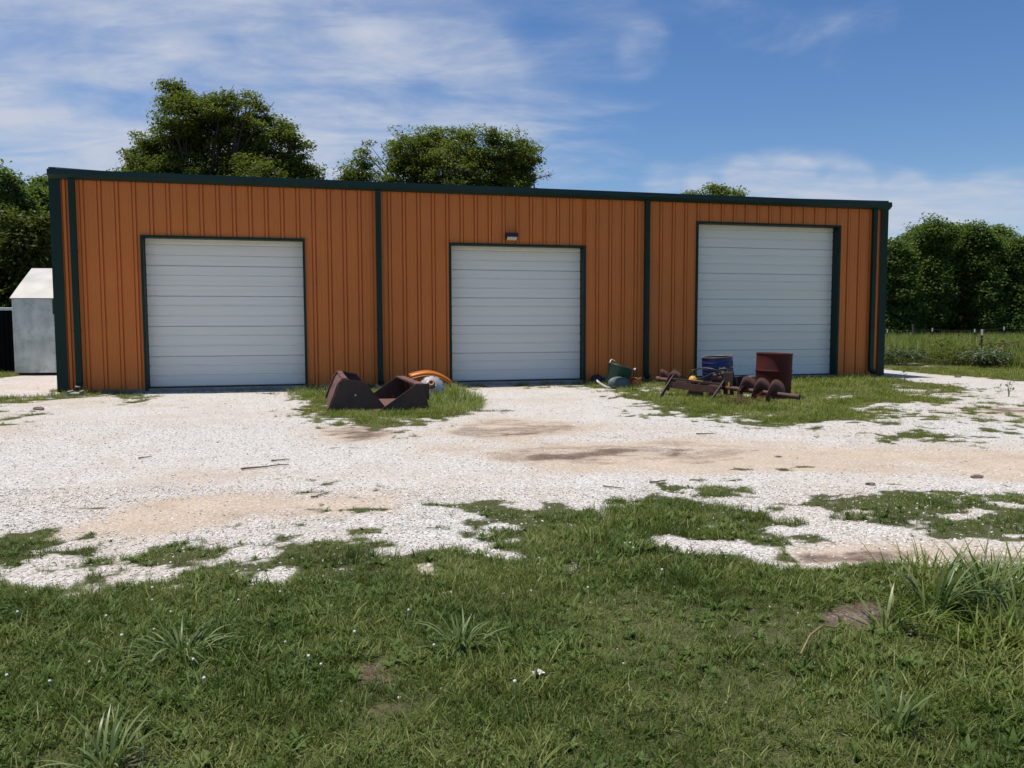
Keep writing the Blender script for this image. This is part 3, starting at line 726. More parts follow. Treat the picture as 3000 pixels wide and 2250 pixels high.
make_tree('shade_tree', 'broad leafy tree with bare twigs on its right behind the roof centre', (p[0], Y2, 0), mid_b, MAT['leaf_green'], 12, 1500, 95, .13, .24, .30, .31, 'trees behind the metal building', bare, limbs=16)
Y3 = 44.
b3 = pxblobs([(2095,580,42),(2030,592,32),(2160,588,34),(2060,620,60),(2140,625,60),(2100,680,90),(2100,780,100)], Y3, 3)
p = atY(2100, 1000, Y3)
make_tree('shade_tree', 'treetop just peeking over the roof above the right roll door', (p[0], Y3, 0), b3, MAT['leaf_green'], 13, 380, 88, .15, .26, .2, .3, 'trees behind the metal building')
def hedge_tree(label, px, top, half, Y, seed, mat, n_cl=900, leaf=.2, group='trees along the right field edge', low=985, per=22, spread=.24, spikes=5):
    rs = np.random.default_rng(seed); bl = []
    zt = atY(px, top+(32 if px > 2000 else 0), Y)[2]
    hw = half*Y/F; x0 = atY(px, top, Y)[0]
    for k in range(16):
        t = k/15.; z = .8 + (zt-1.6)*t
        wv = hw*(.95-.45*max(0, t-.45)/.55)
        r_ = hw*rs.uniform(.5, .75)*(1-.25*t)
        bl.append((x0+rs.uniform(-1, 1)*wv*.6, Y+rs.uniform(-.6, .6)*hw, z, r_, r_, r_*rs.uniform(.8, 1.2)))
    for k in range(spikes):
        xx = x0+rs.uniform(-.7, .7)*hw; r_ = hw*rs.uniform(.13, .24)
        bl.append((xx, Y+rs.uniform(-.5, .3)*hw, zt-rs.uniform(.0, 1.6)*hw*.6, r_, r_, r_*2.3))
    return make_tree('hedge_tree', label, (x0, Y, 0), bl, mat, seed, n_cl, per, leaf, spread, .14, .12, group, limbs=8)
for i, (px, top, half, Y, lab) in enumerate([
        (2625, 690, 62, 56, 'dark dense tree closest behind the right corner of the building'),
        (2690, 650, 60, 60, 'dark dense tree second from the building in the right tree row'),
        (2742, 634, 55, 57, 'tall spiky-topped dark tree third from the building in the right row'),
        (2800, 630, 60, 61, 'tallest dark tree of the right row behind the fence'),
        (2868, 640, 58, 57, 'dark dense tree behind the white-tipped fence post'),
        (2930, 648, 55, 60, 'dark tree second from the right edge in the tree row'),
        (2995, 676, 62, 57, 'dark lower tree at the right edge of the photo'),
        (3080, 650, 65, 60, 'dark tree cut off by the right edge of the photo')]):
    hedge_tree(lab, px, top, half, Y, 100+i, MAT['leaf_dark'], 520, .20, spread=.36, per=80, spikes=11)
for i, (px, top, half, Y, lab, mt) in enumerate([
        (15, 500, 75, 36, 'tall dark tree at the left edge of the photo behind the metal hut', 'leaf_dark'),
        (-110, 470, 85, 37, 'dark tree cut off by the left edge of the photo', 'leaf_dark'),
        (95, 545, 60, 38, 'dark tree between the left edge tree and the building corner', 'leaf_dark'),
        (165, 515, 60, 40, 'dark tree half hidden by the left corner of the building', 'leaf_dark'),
        (70, 640, 75, 31, 'lower yellow-green bushy tree in front of the dark trees at left', 'leaf_shaded'),
        (-60, 650, 80, 31, 'yellow-green bushy tree beyond the left edge', 'leaf_shaded')]):
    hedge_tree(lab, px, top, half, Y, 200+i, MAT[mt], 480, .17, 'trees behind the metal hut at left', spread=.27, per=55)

# ------------------------------------------------------------------ galvanised hut and black container at far left
c0 = gnd(46, 1099)
rz = R(8)
hut = empty('metal_hut', (c0[0], c0[1], 0), rz, 'small galvanised steel hut with bright metal gable roof beside the building', 'hut')
HW, HE, HD, HR = 2.0, 2.02, 2.7, 2.86
MB().box((0.05, 0.05, .0), (HW-.05, HD-.05, .06)).build('skid_base', MAT['rust'], hut)
for k in range(2):
    MB().box((k*HW/2+.002, 0, .06), ((k+1)*HW/2-.002, .012, HE)).build('front_sheet', MAT['galv'], hut)
MB().box((-.012, -.008, .06), (.03, .02, HE-.01)).build('corner_post', MAT['galv'], hut)
for xx in (0, HW-.012):
    MB().prism([(0, .06), (HD, .06), (HD, HE), (HD/2, HR), (0, HE)], 0, .012, Matrix.Translation((xx+.012, 0.013, 0)) @ Matrix.Rotation(R(90), 4, 'Z') @ Matrix.Scale(.99, 4)).build('gable_sheet', MAT['galv'], hut)
MB().box((0, HD-.012, .06), (HW, HD, HE)).build('rear_sheet', MAT['galv'], hut)
MB().box((HW*.5-.018, -.006, HE-.42), (HW*.5+.018, -.001, HE-.02)).build('stained_seam', MAT['rust'], hut)
for ya, yb in ((-.05, HD/2), (HD+.05, HD/2)):
    for k in range(2):
        x0_, x1_ = -.04+k*(HW+.08)/2, -.04+(k+1)*(HW+.08)/2
        za, zb = HE-.01, HR+.02
        ym, zm = (ya+yb)/2, (za+zb)/2+.012
        MB().add([(x0_, ya, za), (x1_, ya, za), (x1_, ym, zm), (x0_, ym, zm), (x1_, yb, zb), (x0_, yb, zb),
                  (x0_, ya, za+.02), (x1_, ya, za+.02), (x1_, ym, zm+.02), (x0_, ym, zm+.02), (x1_, yb, zb+.02), (x0_, yb, zb+.02)],
                 [(0, 3, 2, 1), (3, 5, 4, 2), (6, 7, 8, 9), (9, 8, 10, 11), (0, 1, 7, 6), (1, 2, 8, 7), (2, 4, 10, 8), (3, 0, 6, 9), (5, 3, 9, 11)]).build('roof_sheet', MAT['galv_roof'], hut)
c1 = gnd(40, 1092)
bin_ = empty('black_bin', (c1[0]-.05, c1[1]+.35, 0), R(4), 'black corrugated steel bin with white top rail at the left edge', 'bin')
H_ = 1.29+(955-903)*c1[1]/F
pr = []
for k in range(26):
    s_ = -3.0+k*.12; pr += [(s_, 0), (s_+.05, 0), (s_+.06, .03), (s_+.11, .03)]
mb = MB(); strip(mb, pr, 0.0, H_-.05); mb.build('front_wall', MAT['dark_sheet'], bin_)
MB().box((-2.99, .04, 0.0), (.1, 1.8, H_-.06)).build('body', MAT['dark_sheet'], bin_)
MB().box((-3.0, -.045, H_-.05), (.13, .05, H_+.03)).build('top_rail', MAT['white_rail'], bin_, .01)

# ------------------------------------------------------------------ loader buckets
def loader_bucket(label, p0, rz, prof, width, lip, tilt=0):
    """prof: side plate polygon (x along, z up) from the lip round over the top to the back"""
    t = empty('loader_bucket', (p0[0], p0[1], float(hgt(p0[0], p0[1]))), rz, label, 'loader bucket', 'rusty loader buckets')
    th = .016
    for y0_ in (0.0, width-th):
        MB().prism(prof, y0_, y0_+th).build('side_plate', MAT['bucket'], t, .003)
    m_ = len(prof)
    i0 = lip                                    # floor: prof[0]->prof[1]; back: prof[1]..prof[k]
    fl = prof[i0[0]], prof[i0[1]]
    MB().add([(fl[0][0], th, .012), (fl[1][0], th, .012), (fl[1][0], width-th, .012), (fl[0][0], width-th, .012), (fl[0][0], th, .03), (fl[1][0], th, .03), (fl[1][0], width-th, .03), (fl[0][0], width-th, .03)],
             [(0, 3, 2, 1), (4, 5, 6, 7), (0, 1, 5, 4), (1, 2, 6, 5), (2, 3, 7, 6), (3, 0, 4, 7)]).build('floor_plate', MAT['bucket_edge'], t)
    a, bq = i0[2]
    chain = [prof[(a+k) % m_] for k in range((bq-a) % m_+1)]
    mb = MB()
    cx_, cz_ = np.mean([q[0] for q in prof]), np.mean([q[1] for q in prof])
    inner = [(q[0]+(cx_-q[0])*.05, q[1]+(cz_-q[1])*.05) for q in chain]
    for (o1, o2, n1_, n2_) in zip(chain[:-1], chain[1:], inner[:-1], inner[1:]):
        mb.add([(o1[0], th, o1[1]), (o2[0], th, o2[1]), (o2[0], width-th, o2[1]), (o1[0], width-th, o1[1]),
                (n1_[0], th, n1_[1]), (n2_[0], th, n2_[1]), (n2_[0], width-th, n2_[1]), (n1_[0], width-th, n1_[1])],
               [(0, 1, 2, 3), (7, 6, 5, 4), (0, 4, 5, 1), (2, 6, 7, 3)])
    mb.build('back_plate', MAT['bucket_edge'], t)
    return t, chain
zb = lambda p: float(hgt(p[0], p[1]))
pA = gnd(963, 1205)
prA = [(0, 0), (.90, 0), (.545, .455), (.30, .50), (.235, .505), (.17, .42)]
tA, ch = loader_bucket('dark rusty loader bucket standing open to the right, the left one of the facing pair', pA, PHI, prA, 2.05, (0, 1, (3, 6)))
# back flanges and top rim of the left bucket
for y0_ in (-.004, 1.95):
    MB().prism([(-.035, .0), (.0, .0), (.172, .425), (.237, .51), (.20, .515), (.13, .43)], y0_-.001, y0_+.10).build('back_flange', MAT['bucket_edge'], tA)
MB().bar((.245, -.01, .508), (.245, 2.06, .508), .075, .03).build('top_rim', MAT['bucket_edge'], tA)
MB().bar((.545, 2.03, .456), (.31, 2.03, .506), .03, .03).build('far_rim', MAT['bucket_edge'], tA)
MB().bar((.91, 0, .012), (.91, 2.05, .012), .09, .022).build('cutting_edge', MAT['bucket_edge'], tA)
MB().tube([(.40, -.02, .26), (.40, .0, .26)], .016, 10).build('bolt', MAT['silver'], tA)
pB = gnd(1108, 1206)
prB = [(.80, .02), (.685, .40), (.60, .41), (.0, .02), (.0, .0), (.80, .0)]
prB = prB[::-1]
tB, ch = loader_bucket('dark rusty loader bucket lying open to the left, in front of the silver hub', pB, PHI+R(2), [(0, 0), (.79, 0), (.68, .40), (.58, .405)], 2.0, (0, 1, (1, 3)))
MB().bar((.0, .03, .015), (.0, 1.97, .015), .1, .022).build('cutting_edge', MAT['bucket_edge'], tB)
for y0_ in (-.012, 1.985):
    MB().prism([(.02, .03), (.03, .0), (.60, .385), (.58, .415)], y0_, y0_+.026).build('side_rim', MAT['bucket'], tB)
MB().bar((.63, -.005, .408), (.63, 2.005, .408), .14, .024).build('top_rim', MAT['bucket_edge'], tB)
MB().bar((.74, .25, .40), (.74, .25, .15), .03, .16).build('mount_lug', MAT['bucket'], tB)
MB().bar((.74, 1.5, .40), (.74, 1.5, .15), .03, .16).build('mount_lug', MAT['bucket'], tB)

# ------------------------------------------------------------------ orange fender and silver hub
pf = atY(1264, 1100, 16.0)
fen = empty('tractor_fender', (pf[0], pf[1], zb(pf)), PHI, 'orange curved metal fender leaning by the wall behind the silver hub', 'fender')
def arc(n_, x0_, x1_, zfun): return [(x0_+(x1_-x0_)*k/(n_-1), zfun(k/(n_-1))) for k in range(n_)]
zf = lambda t: .315+.075*math.sin(math.pi*t) - .13*t**3
top = arc(17, -.42, .42, zf)
mb = MB(); n_ = len(top)
for (dy0, dz0, dy1, dz1) in ((0, 0, .28, .03), (0, 0, .0, -.055), (0, -.055, -.03, -.06), (-.03, -.06, -.03, -.075)):
    mb.add([(x, dy0, z+dz0) for x, z in top]+[(x, dy1, z+dz1) for x, z in top], [(i, i+1, n_+i+1, n_+i) for i in range(n_-1)], True)
o = mb.build('skirt', MAT['orange_fender'], fen); sm = o.modifiers.new('s', 'SOLIDIFY'); sm.thickness = .006
for (xe, ze), sg in ((top[-1], 1), (top[0], -1)):
    for yy in (.0, .26):
        MB().bar((xe-.01*sg, yy, ze-.03 if yy == 0 else ze), (xe+.0, yy, -.01), .05, .012).build('bracket', MAT['orange_fender'], fen)
MB().tube([(.405, -.04, .13), (.405, -.02, .13)], .022, 10).build('side_marker', MAT['pale_plastic'], fen)
pf2 = atY(1200, 1108, 15.8)
f2 = empty('orange_plate', (pf2[0], pf2[1], zb(pf2)), PHI, 'small flat orange metal plate behind the right rusty bucket', 'metal plate')
MB().prism([(-.24, 0), (.22, 0), (.22, .20), (.05, .24), (-.2, .26), (-.24, .22)], 0, .02).build('plate', MAT['orange_fender'], f2, .004)
MB().box((-.24, -.05, .245), (.0, .02, .262)).build('folded_edge', MAT['orange_fender'], f2)
ph = gnd(1264, 1162)
hub = empty('wheel_hub', (ph[0], ph[1], zb(ph)), R(4), 'silver domed wheel hub with bolt holes lying against the bucket', 'wheel hub')
Mh = Matrix.Translation((0, .12, .17)) @ Matrix.Rotation(R(62), 4, 'X')
MB().lathe([(.0, -.03), (.225, -.03), (.232, -.012), (.225, .012), (.19, .03), (.155, .075), (.105, .105), (.095, .125), (.075, .125), (.07, .09), (0, .09)], 36, Mh).build('dome', MAT['silver'], hub)
for k in range(12):
    t = 2*math.pi*(k+.5)/12
    mb = MB(); mb.lathe([(0, .016), (.017, .016), (.017, .008)], 10, Mh @ Matrix.Translation((.205*math.cos(t), .205*math.sin(t), .008))); mb.build('bolt_hole', MAT['black_plastic'], hub)
MB().lathe([(0, .08), (.062, .08), (.066, .20), (.058, .215), (.03, .215), (.028, .17), (0, .17)], 24, Mh).build('shaft_core', MAT['hub_rust'], hub)

# ------------------------------------------------------------------ green tub and scrap by the wall
pt = gnd(1803, 1133)
tub = empty('green_tub', (pt[0], pt[1], zb(pt)+.03), R(10), 'dark green plastic tub tilted to the right with two pale rope handles', 'tub')
Mt = Matrix.Rotation(R(17), 4, 'Y')
def squash(m): return m
MB().lathe([(0, .0), (.205, .0), (.215, .015), (.255, .40), (.28, .405), (.285, .425), (.27, .432), (.245, .425), (.205, .03), (0, .03)], 40, Mt).build('body', MAT['green_pot'], tub)
mb = MB(); mb.tube([Mt @ Vector(q) for q in ((-.275, -.06, .43), (-.27, -.05, .48), (-.235, 0, .50), (-.15, .05, .49))], .013, 8); mb.build('handle', MAT['pale_plastic'], tub)
mb = MB(); mb.tube([Mt @ Vector(q) for q in ((.275, -.07, .425), (.30, -.03, .465), (.305, .02, .465), (.28, .07, .425))], .012, 8); mb.build('handle', MAT['pale_plastic'], tub)
pt2 = gnd(1822, 1138)
bs = empty('plastic_basin', (pt2[0], pt2[1], zb(pt2)), R(12), 'weathered grey-green plastic basin lying on its side before the green tub', 'basin')
Mb = Matrix.Translation((0, 0, .13)) @ Matrix.Rotation(R(78), 4, 'X') @ Matrix.Rotation(R(10), 4, 'Y') @ Matrix.Diagonal((1.35, .8, 1, 1))
MB().lathe([(0, .0), (.11, .0), (.13, .02), (.16, -.13), (.178, -.135), (.178, -.142), (.155, -.142), (.12, .005), (0, -.012)], 32, Mb).build('shell', MAT['grey_plastic'], bs)
pt3 = gnd(1778, 1136)
ws = empty('plastic_scrap', (pt3[0], pt3[1], zb(pt3)), R(0), 'curved white plastic strip on the grass below the green tub', 'plastic scrap')
mb = MB(); arcp = [(-.20+.40*k/9, 0, .15-.16*math.sin(k/9*math.pi*.62)) for k in range(10)]
V_ = []
for x, y, z in arcp: V_ += [(x, y-.03, z), (x, y+.05, z+.03)]
mb.add(V_, [(2*i, 2*i+2, 2*i+3, 2*i+1) for i in range(9)], True); o = mb.build('strip', MAT['pale_plastic'], ws); sm = o.modifiers.new('s', 'SOLIDIFY'); sm.thickness = .02
pt4 = gnd(1856, 1132)
os_ = empty('rusty_box', (pt4[0], pt4[1], zb(pt4)), R(25), 'bent orange rusty metal box right of the green tub', 'metal box')
MB().prism([(-.12, 0), (.14, 0), (.13, .16), (.05, .20), (-.08, .12), (-.13, .10)], -.09, .10).build('shell', MAT['orange_scrap'], os_, .012)
MB().bar((-.1, -.1, .12), (.13, -.1, .19), .02, .03).build('rim', MAT['orange_scrap'], os_)
pt5 = gnd(1752, 1122)
bk = empty('black_tarp', (pt5[0], pt5[1], zb(pt5)), R(0), 'crumpled black plastic heap by the wall left of the green tub', 'plastic heap')
rs = np.random.default_rng(4); mb = MB(); V_, Fc = [], []
for i in range(9):
    for j in range(7):
        x, y = -.2+.4*i/8, -.16+.32*j/6; e = max(0, 1-(x/.2)**2)*max(0, 1-(y/.16)**2)
        V_.append((x, y, .20*e**.6*(.7+.6*rs.random())-.01))
for i in range(8):
    for j in range(6): Fc.append((i*7+j, (i+1)*7+j, (i+1)*7+j+1, i*7+j+1))
mb.add(V_, Fc); mb.build('sheet', MAT['black_plastic'], bk)

# ------------------------------------------------------------------ drums
def drum(label, p, rx, ry, mat, rad, h_, hoops, rim=True):
    t = empty('steel_drum', (p[0], p[1], zb(p)-.01), 0, label, 'drum')
    t.rotation_euler = (rx, ry, 0)
    prof = [(0, .0), (rad, .0), (rad+.008, .012), (rad, .024)]
    for z in hoops: prof += [(rad, z-.028), (rad+.006, z-.014), (rad+.014, z), (rad+.006, z+.014), (rad, z+.028)]
    prof += [(rad, h_-.01)]
    MB().lathe(prof, 44).build('body', mat, t)
    MB().lathe([(rad-.002, h_-.02), (rad+.009, h_-.016), (rad+.010, h_-.004), (rad+.002, h_), (rad-.010, h_-.002), (rad-.012, h_-.02)], 44).build('rim', MAT['drum_rim'] if rim else mat, t)
    MB().lathe([(rad-.008, h_-.012), (rad-.010, .05), (0, .05)], 44).build('inside', MAT['drum_inside'], t)
    return t
pr_ = gnd(2263, 1164)
drum('upright rust-red steel drum behind the auger flights', pr_, R(.5), R(1.5), MAT['drum_red'], .305, .80, (.20, .49), rim=False)
pb_ = gnd(2104, 1124)
drum('ribbed dark blue open drum leaning in front of the right roll door', pb_, R(1.5), R(-3.5), MAT['drum_blue'], .325, .62, tuple(.2+.072*k for k in range(5)))
pg = gnd(2203, 1116)
gb = empty('grey_block', (pg[0], pg[1], zb(pg)), R(12), 'small grey wedge-shaped block left of the red drum by the door', 'block')
MB().prism([(-.16, 0), (.2, 0), (.2, .13), (-.09, .13)], -.12, .12).build('body', MAT['grey_block'], gb, .01)
MB().box((-.13, -.125, .0), (.19, .125, .03)).build('foot', MAT['grey_block'], gb)

# ------------------------------------------------------------------ auger implement
aL, aR = atY(1926, 1110, 14.95), atY(2340, 1163, 13.3)
ax = Vector(aR-aL); AL = ax.length
rzA = math.atan2(ax.y, ax.x)
aug = empty('auger_implement', (aL[0], aL[1], zb(aL)), rzA, 'rusty auger implement with spiral flights, frame and black hydraulic hoses', 'farm implement')
zL, zR = aL[2]-zb(aL), aR[2]-zb(aL)
LX = math.hypot(ax.x, ax.y)
zc = lambda x: zL+(zR-zL)*x/LX
MB().tube([(x, 0, zc(x)) for x in np.linspace(0, LX, 6)], .040, 16, caps=True).build('shaft', MAT['rust_red'], aug)
mb = MB(); mb.tube([(LX-.09, 0, zc(LX-.09)), (LX+.012, 0, zc(LX)-.001)], .047, 16, False); mb.build('shaft_collar', MAT['rust_red'], aug)
MB().lathe([(0, 0), (.033, 0)], 16, Matrix.Translation((LX+.003, 0, zc(LX))) @ Matrix.Rotation(R(90), 4, 'Y')).build('shaft_bore', MAT['black_plastic'], aug)
MB().tube([(-.012, 0, zc(0)), (.06, 0, zc(.06))], .05, 16).build('shaft_collar', MAT['rust_red'], aug)
def flight(x0_, x1_, turns, rad, hand, ph=0, mat='rust_red'):
    n_ = int(turns*28); V_, Fc = [], []
    for i in range(n_+1):
        t = i/n_; x = x0_+(x1_-x0_)*t; a = ph+hand*2*math.pi*turns*t; z = zc(x)
        for r_ in (.036, rad): V_.append((x+(.012 if r_ > .1 else 0)*math.sin(a*3), r_*math.cos(a), z+r_*math.sin(a)))
    for i in range(n_): Fc.append((2*i, 2*i+2, 2*i+3, 2*i+1))
    m_ = MB(); m_.add(V_, Fc, True); o_ = m_.build('flight', MAT[mat], aug)
    s_ = o_.modifiers.new('s', 'SOLIDIFY'); s_.thickness = .008; return o_
def axpos(px):                                   # position along the shaft seen at image column px
    best = min(np.linspace(0, LX, 400), key=lambda x: abs(1500+F*((aL[0]+math.cos(rzA)*x)/((aL[1]+math.sin(rzA)*x)))-px)); return best
flight(axpos(2160), axpos(2290), 3.1, .245, -1, R(20))
flight(axpos(1940), axpos(1985), 1.2, .19, -1, R(100))
# frame
xa, xb = axpos(1978), axpos(2124)
MB().bar((xa, -.10, zc(xa)+.045), (xb, -.10, zc(xb)+.055), .07, .035).build('top_rail', MAT['rust'], aug)
MB().bar((xa, -.16, zc(xa)-.055), (xb, -.16, zc(xb)-.045), .02, .115).build('front_beam', MAT['rust_red'], aug)
for x_ in (xa, xb):
    mb = MB(); z0_ = zc(x_)
    mb.prism([(-.02, .13), (.10, .05), (.60, -z0_-.02), (.46, -z0_-.03)], -.012, .012, Matrix.Translation((x_, -.06, z0_)) @ Matrix.Rotation(R(-90), 4, 'Z'))
    mb.build('skid_leg', MAT['rust'], aug)
    MB().bar((x_, -.02, z0_-.05), (x_, .02, z0_+.1), .02, .16).build('end_plate', MAT['rust'], aug)
xm = axpos(2040)
MB().prism([(-.16, -zc(xm)+.0), (.20, -zc(xm)+.0), (.20, -.03), (-.02, -.03)], -.01, .01, Matrix.Translation((xm, -.12, zc(xm)))).build('centre_plate', MAT['rust'], aug)
MB().prism([(-.08, -zc(xm)+.0), (.06, -zc(xm)+.0), (.06, -.02), (-.06, -.02)], -.01, .01, Matrix.Translation((xm+.28, .10, zc(xm)))).build('centre_plate', MAT['rust'], aug)
xs_ = axpos(2136); zz_ = zc(xs_)
MB().box((xs_-.09, -.02, zz_-.12), (xs_+.09, .03, zz_+.28)).build('drive_plate', MAT['rust'], aug, .01)
MB().box((xs_+.04, .05, zz_-.05), (xs_+.14, .25, zz_+.20)).build('chain_case', MAT['black_plastic'], aug, .01)
MB().box((xs_+.005, -.035, zz_-.10), (xs_+.04, -.022, zz_+.10)).build('yellow_mark', MAT['yellow_paint'], aug)
xm2 = axpos(2100)
mb = MB(); mb.tube([(xm2-.10, .06, zc(xm2)+.15), (xm2+.10, .06, zc(xm2)+.15)], .075, 16); mb.build('hydraulic_motor', MAT['rust_red'], aug)
MB().box((xm2-.14, -.02, zc(xm2)+.02), (xm2+.12, .14, zc(xm2)+.08)).build('motor_mount', MAT['rust'], aug)
MB().bar((axpos(2040), -.10, zc(axpos(2040))+.068), (axpos(2068), -.10, zc(axpos(2068))+.07), .03, .008).build('yellow_strip', MAT['yellow_paint'], aug)
def pxp(px, py, dy=0.0):                         # point on the implement's plane
    x = axpos(px); Yw = aL[1]+math.sin(rzA)*x+dy
    w = atY(px, py, Yw); d_ = w-np.array([aL[0], aL[1], zb(aL)])
    return (math.cos(rzA)*d_[0]+math.sin(rzA)*d_[1], -math.sin(rzA)*d_[0]+math.cos(rzA)*d_[1], d_[2])
def smoothpts(pts, n_=6):
    P = [Vector(q) for q in pts]; P = [P[0]]+P+[P[-1]]; o_ = []
    for i in range(1, len(P)-2):
        for k in range(n_):
            t = k/n_; a, b, c, d_ = P[i-1], P[i], P[i+1], P[i+2]
            o_.append(.5*((2*b)+(c-a)*t+(2*a-5*b+4*c-d_)*t*t+(3*b-a-3*c+d_)*t**3))
    o_.append(P[-2]); return o_
hoses = [[(2019,1140,-.14),(2015,1118,-.1),(2020,1100,-.08),(2038,1083,-.06),(2060,1079,-.05),(2090,1082,-.03),(2112,1094,0),(2124,1104,.02)],
         [(2022,1142,-.14),(2024,1124,-.12),(2045,1112,-.08),(2075,1100,-.05),(2092,1094,-.03),(2110,1100,0),(2118,1112,.0)],
         [(2035,1124,-.08),(2060,1117,-.05),(2080,1102,-.04),(2110,1082,0),(2130,1082,.03),(2146,1094,.06),(2150,1108,.08)]]
for hpts in hoses:
    MB().tube(smoothpts([pxp(*q) for q in hpts]), .0135, 8).build('hose', MAT['rubber'], aug)
# yellow and orange cap behind the hoses, straw caught on the flights
pc = gnd(2029, 1134)
cap = empty('orange_float', (pc[0], pc[1], zb(pc)), 0, 'small orange and yellow plastic float behind the hoses of the auger', 'float')
MB().lathe([(0, 0), (.07, .02), (.10, .08), (.10, .15), (.07, .21), (.03, .24), (0, .24)], 20).build('body', MAT['yellow_paint'], cap)
MB().lathe([(.103, .09), (.106, .115), (.103, .14)], 20).build('band', MAT['orange_scrap'], cap)
ps = gnd(2162, 1186)
def straw(label, p, n_, rad, seed, name='straw_clump'):
    rs_ = np.random.default_rng(seed); m_ = MB()
    for k in range(n_):
        c = rs_.normal(size=3)*np.array([rad*.55, rad*.35, rad*.3]); c[2] = abs(c[2])+.01
        d_ = rs_.normal(size=3)*np.array([1, 1, .45]); d_ /= np.linalg.norm(d_); L_ = rs_.uniform(.05, .12)
        c[2] = max(c[2], abs(d_[2])*L_*.5)
        m_.tube([c-d_*L_*.5, c+rs_.normal(size=3)*.012, c+d_*L_*.5], .0032, 3, False)
    t = empty(name, (p[0], p[1], zb(p)), 0, label, 'straw')
    m_.build('stalks', MAT['dry_straw'], t); return t
straw('clump of brown dry straw caught on the auger flights', ps, 240, .28, 8)
#SPLIT2
# ------------------------------------------------------------------ fence, posts, brush pile
def t_post(parent, x, y, top, name='post', z0=0.0, r_=.02):
    mb = MB(); mb.box((x-r_, y-.004, z0), (x+r_, y+.004, top)); mb.box((x-.004, y-.03, z0), (x+.004, y-.004, top-.01))
    o_ = mb.build(name, MAT['post'], parent)
    mb = MB(); mb.box((x-r_-.004, y-.008, top-.19), (x+r_+.004, y+.008, top+.004)); mb.box((x-.007, y-.034, top-.19), (x+.007, y-.008, top-.004))
    mb.build('white_tip', MAT['white_tip'], o_ if name == 'post' else parent)
    return o_
pp = atY(2876, 1000, 26.)
tp_ = empty('fence_post', (pp[0], 26., float(hgt(pp[0], 26.))), 0, 'near dark steel fence post with white painted top by the brush', 'fence post')
t_post(tp_, 0, 0, atY(2876, 964, 26.)[2], 'shaft', r_=.028)
fence = empty('wire_fence', (13, 46, 0), 0, 'thin wire field fence with steel posts in front of the right trees', 'fence')
fx = []
for px, top, Y in ((2600, 965, 46), (2732, 961, 46), (2856, 964, 46), (2942, 957, 46), (3070, 960, 46)):
    w = atY(px, top, Y); fx.append((w[0]-13, w[2])); t_post(fence, w[0]-13, 0, w[2], r_=.03)
w = atY(2679, 950, 45.7)
mb = MB(); mb.tube([(w[0]-13, -.2, 0), (w[0]-13+.02, -.2, .7), (w[0]-13-.03, -.2, w[2])], [.07, .065, .055], 8); mb.build('wooden_post', MAT['wood_post'], fence)
for dz in (.08, .3, .55):
    mb = MB(); pts = []
    for (a, b) in zip(fx[:-1], fx[1:]):
        for k in range(6):
            t = k/6; pts.append((a[0]+(b[0]-a[0])*t, .03, a[1]+(b[1]-a[1])*t-dz-.03*math.sin(math.pi*t)))
    mb.tube(pts, .006, 4); mb.build('wire', MAT['wire'], fence)
rs = np.random.default_rng(77)
pbp = gnd(2905, 1072)
bp = empty('brush_pile', (pbp[0], pbp[1], 0), 0, 'pile of dead brown branches and leaves in the tall grass at right', 'brush pile')
mb = MB()
for k in range(60):
    c = Vector((rs.normal()*.5, rs.normal()*.5+.3, abs(rs.normal())*.26+.05)); d_ = Vector((rs.normal(), rs.normal(), rs.normal()*.45)).normalized(); L_ = rs.uniform(.3, 1.1)
    a, b = c-d_*L_*.5, c+d_*L_*.5; a.z, b.z = max(a.z, .0), max(b.z, .0)
    mb.tube([a, c+Vector(rs.normal(size=3)*.05), b], [.016*rs.uniform(.5, 1.4), .012, .005], 5, False)
mb.build('branches', MAT['twig'], bp)
n_ = 500
Pn = np.column_stack([rs.normal(size=n_)*.5, rs.normal(size=n_)*.45+.3, np.abs(rs.normal(size=n_))*.24+.05])
me_ = leaf_mesh('dead_leaves', Pn, rs.normal(size=(n_, 3)), rs.normal(size=(n_, 3)), rs.uniform(.05, .12, n_), rs.uniform(0, 1, n_)); me_.materials.append(MAT['dry_straw'])
o = bpy.data.objects.new('dead_leaves', me_); COL.objects.link(o); o.parent = bp
def shrub(name, label, p, w_, h_, mat, seed, n_cl=160, leaf=.09, cat='shrub', group=None):
    rs_ = np.random.default_rng(seed)
    t = empty(name, (p[0], p[1], zb(p)), 0, label, cat, group)
    bl = [(rs_.uniform(-.5, .5)*w_, rs_.uniform(-.3, .3)*w_, h_*rs_.uniform(.25, .7), w_*.38, w_*.38, h_*.32) for k in range(7)]
    m_ = MB()
    for b in bl:
        m_.tube([(b[0]*.15, b[1]*.15, -.02), (b[0]*.6, b[1]*.6, b[2]*.6), (b[0], b[1], b[2]+b[5]*.5)], [.012, .009, .004], 5)
    m_.build('stems', MAT['bark'], t)
    me2 = leaf_mesh('foliage', *crown_leaves(rs_, bl, n_cl, 14, leaf, leaf*1.2)); me2.materials.append(mat)
    o_ = bpy.data.objects.new('foliage', me2); COL.objects.link(o_); o_.parent = t
    return t
shrub('leafy_shrub', 'leafy green shrub in the tall grass left of the brush pile', gnd(2795, 1066), 1.5, .80, MAT['leaf_green'], 5, 260)
shrub('leafy_shrub', 'green shrub in the tall grass just right of the building corner', gnd(2640, 1068), 1.2, .55, MAT['weed'], 6, 160)
shrub('leafy_shrub', 'low green shrub covering the front of the brush pile', gnd(2890, 1076), 1.5, .6, MAT['weed'], 8, 200)
shrub('leafy_shrub', 'green shrub growing over the brush pile by the right edge', gnd(2985, 1064), 1.5, .85, MAT['leaf_green'], 7, 220)

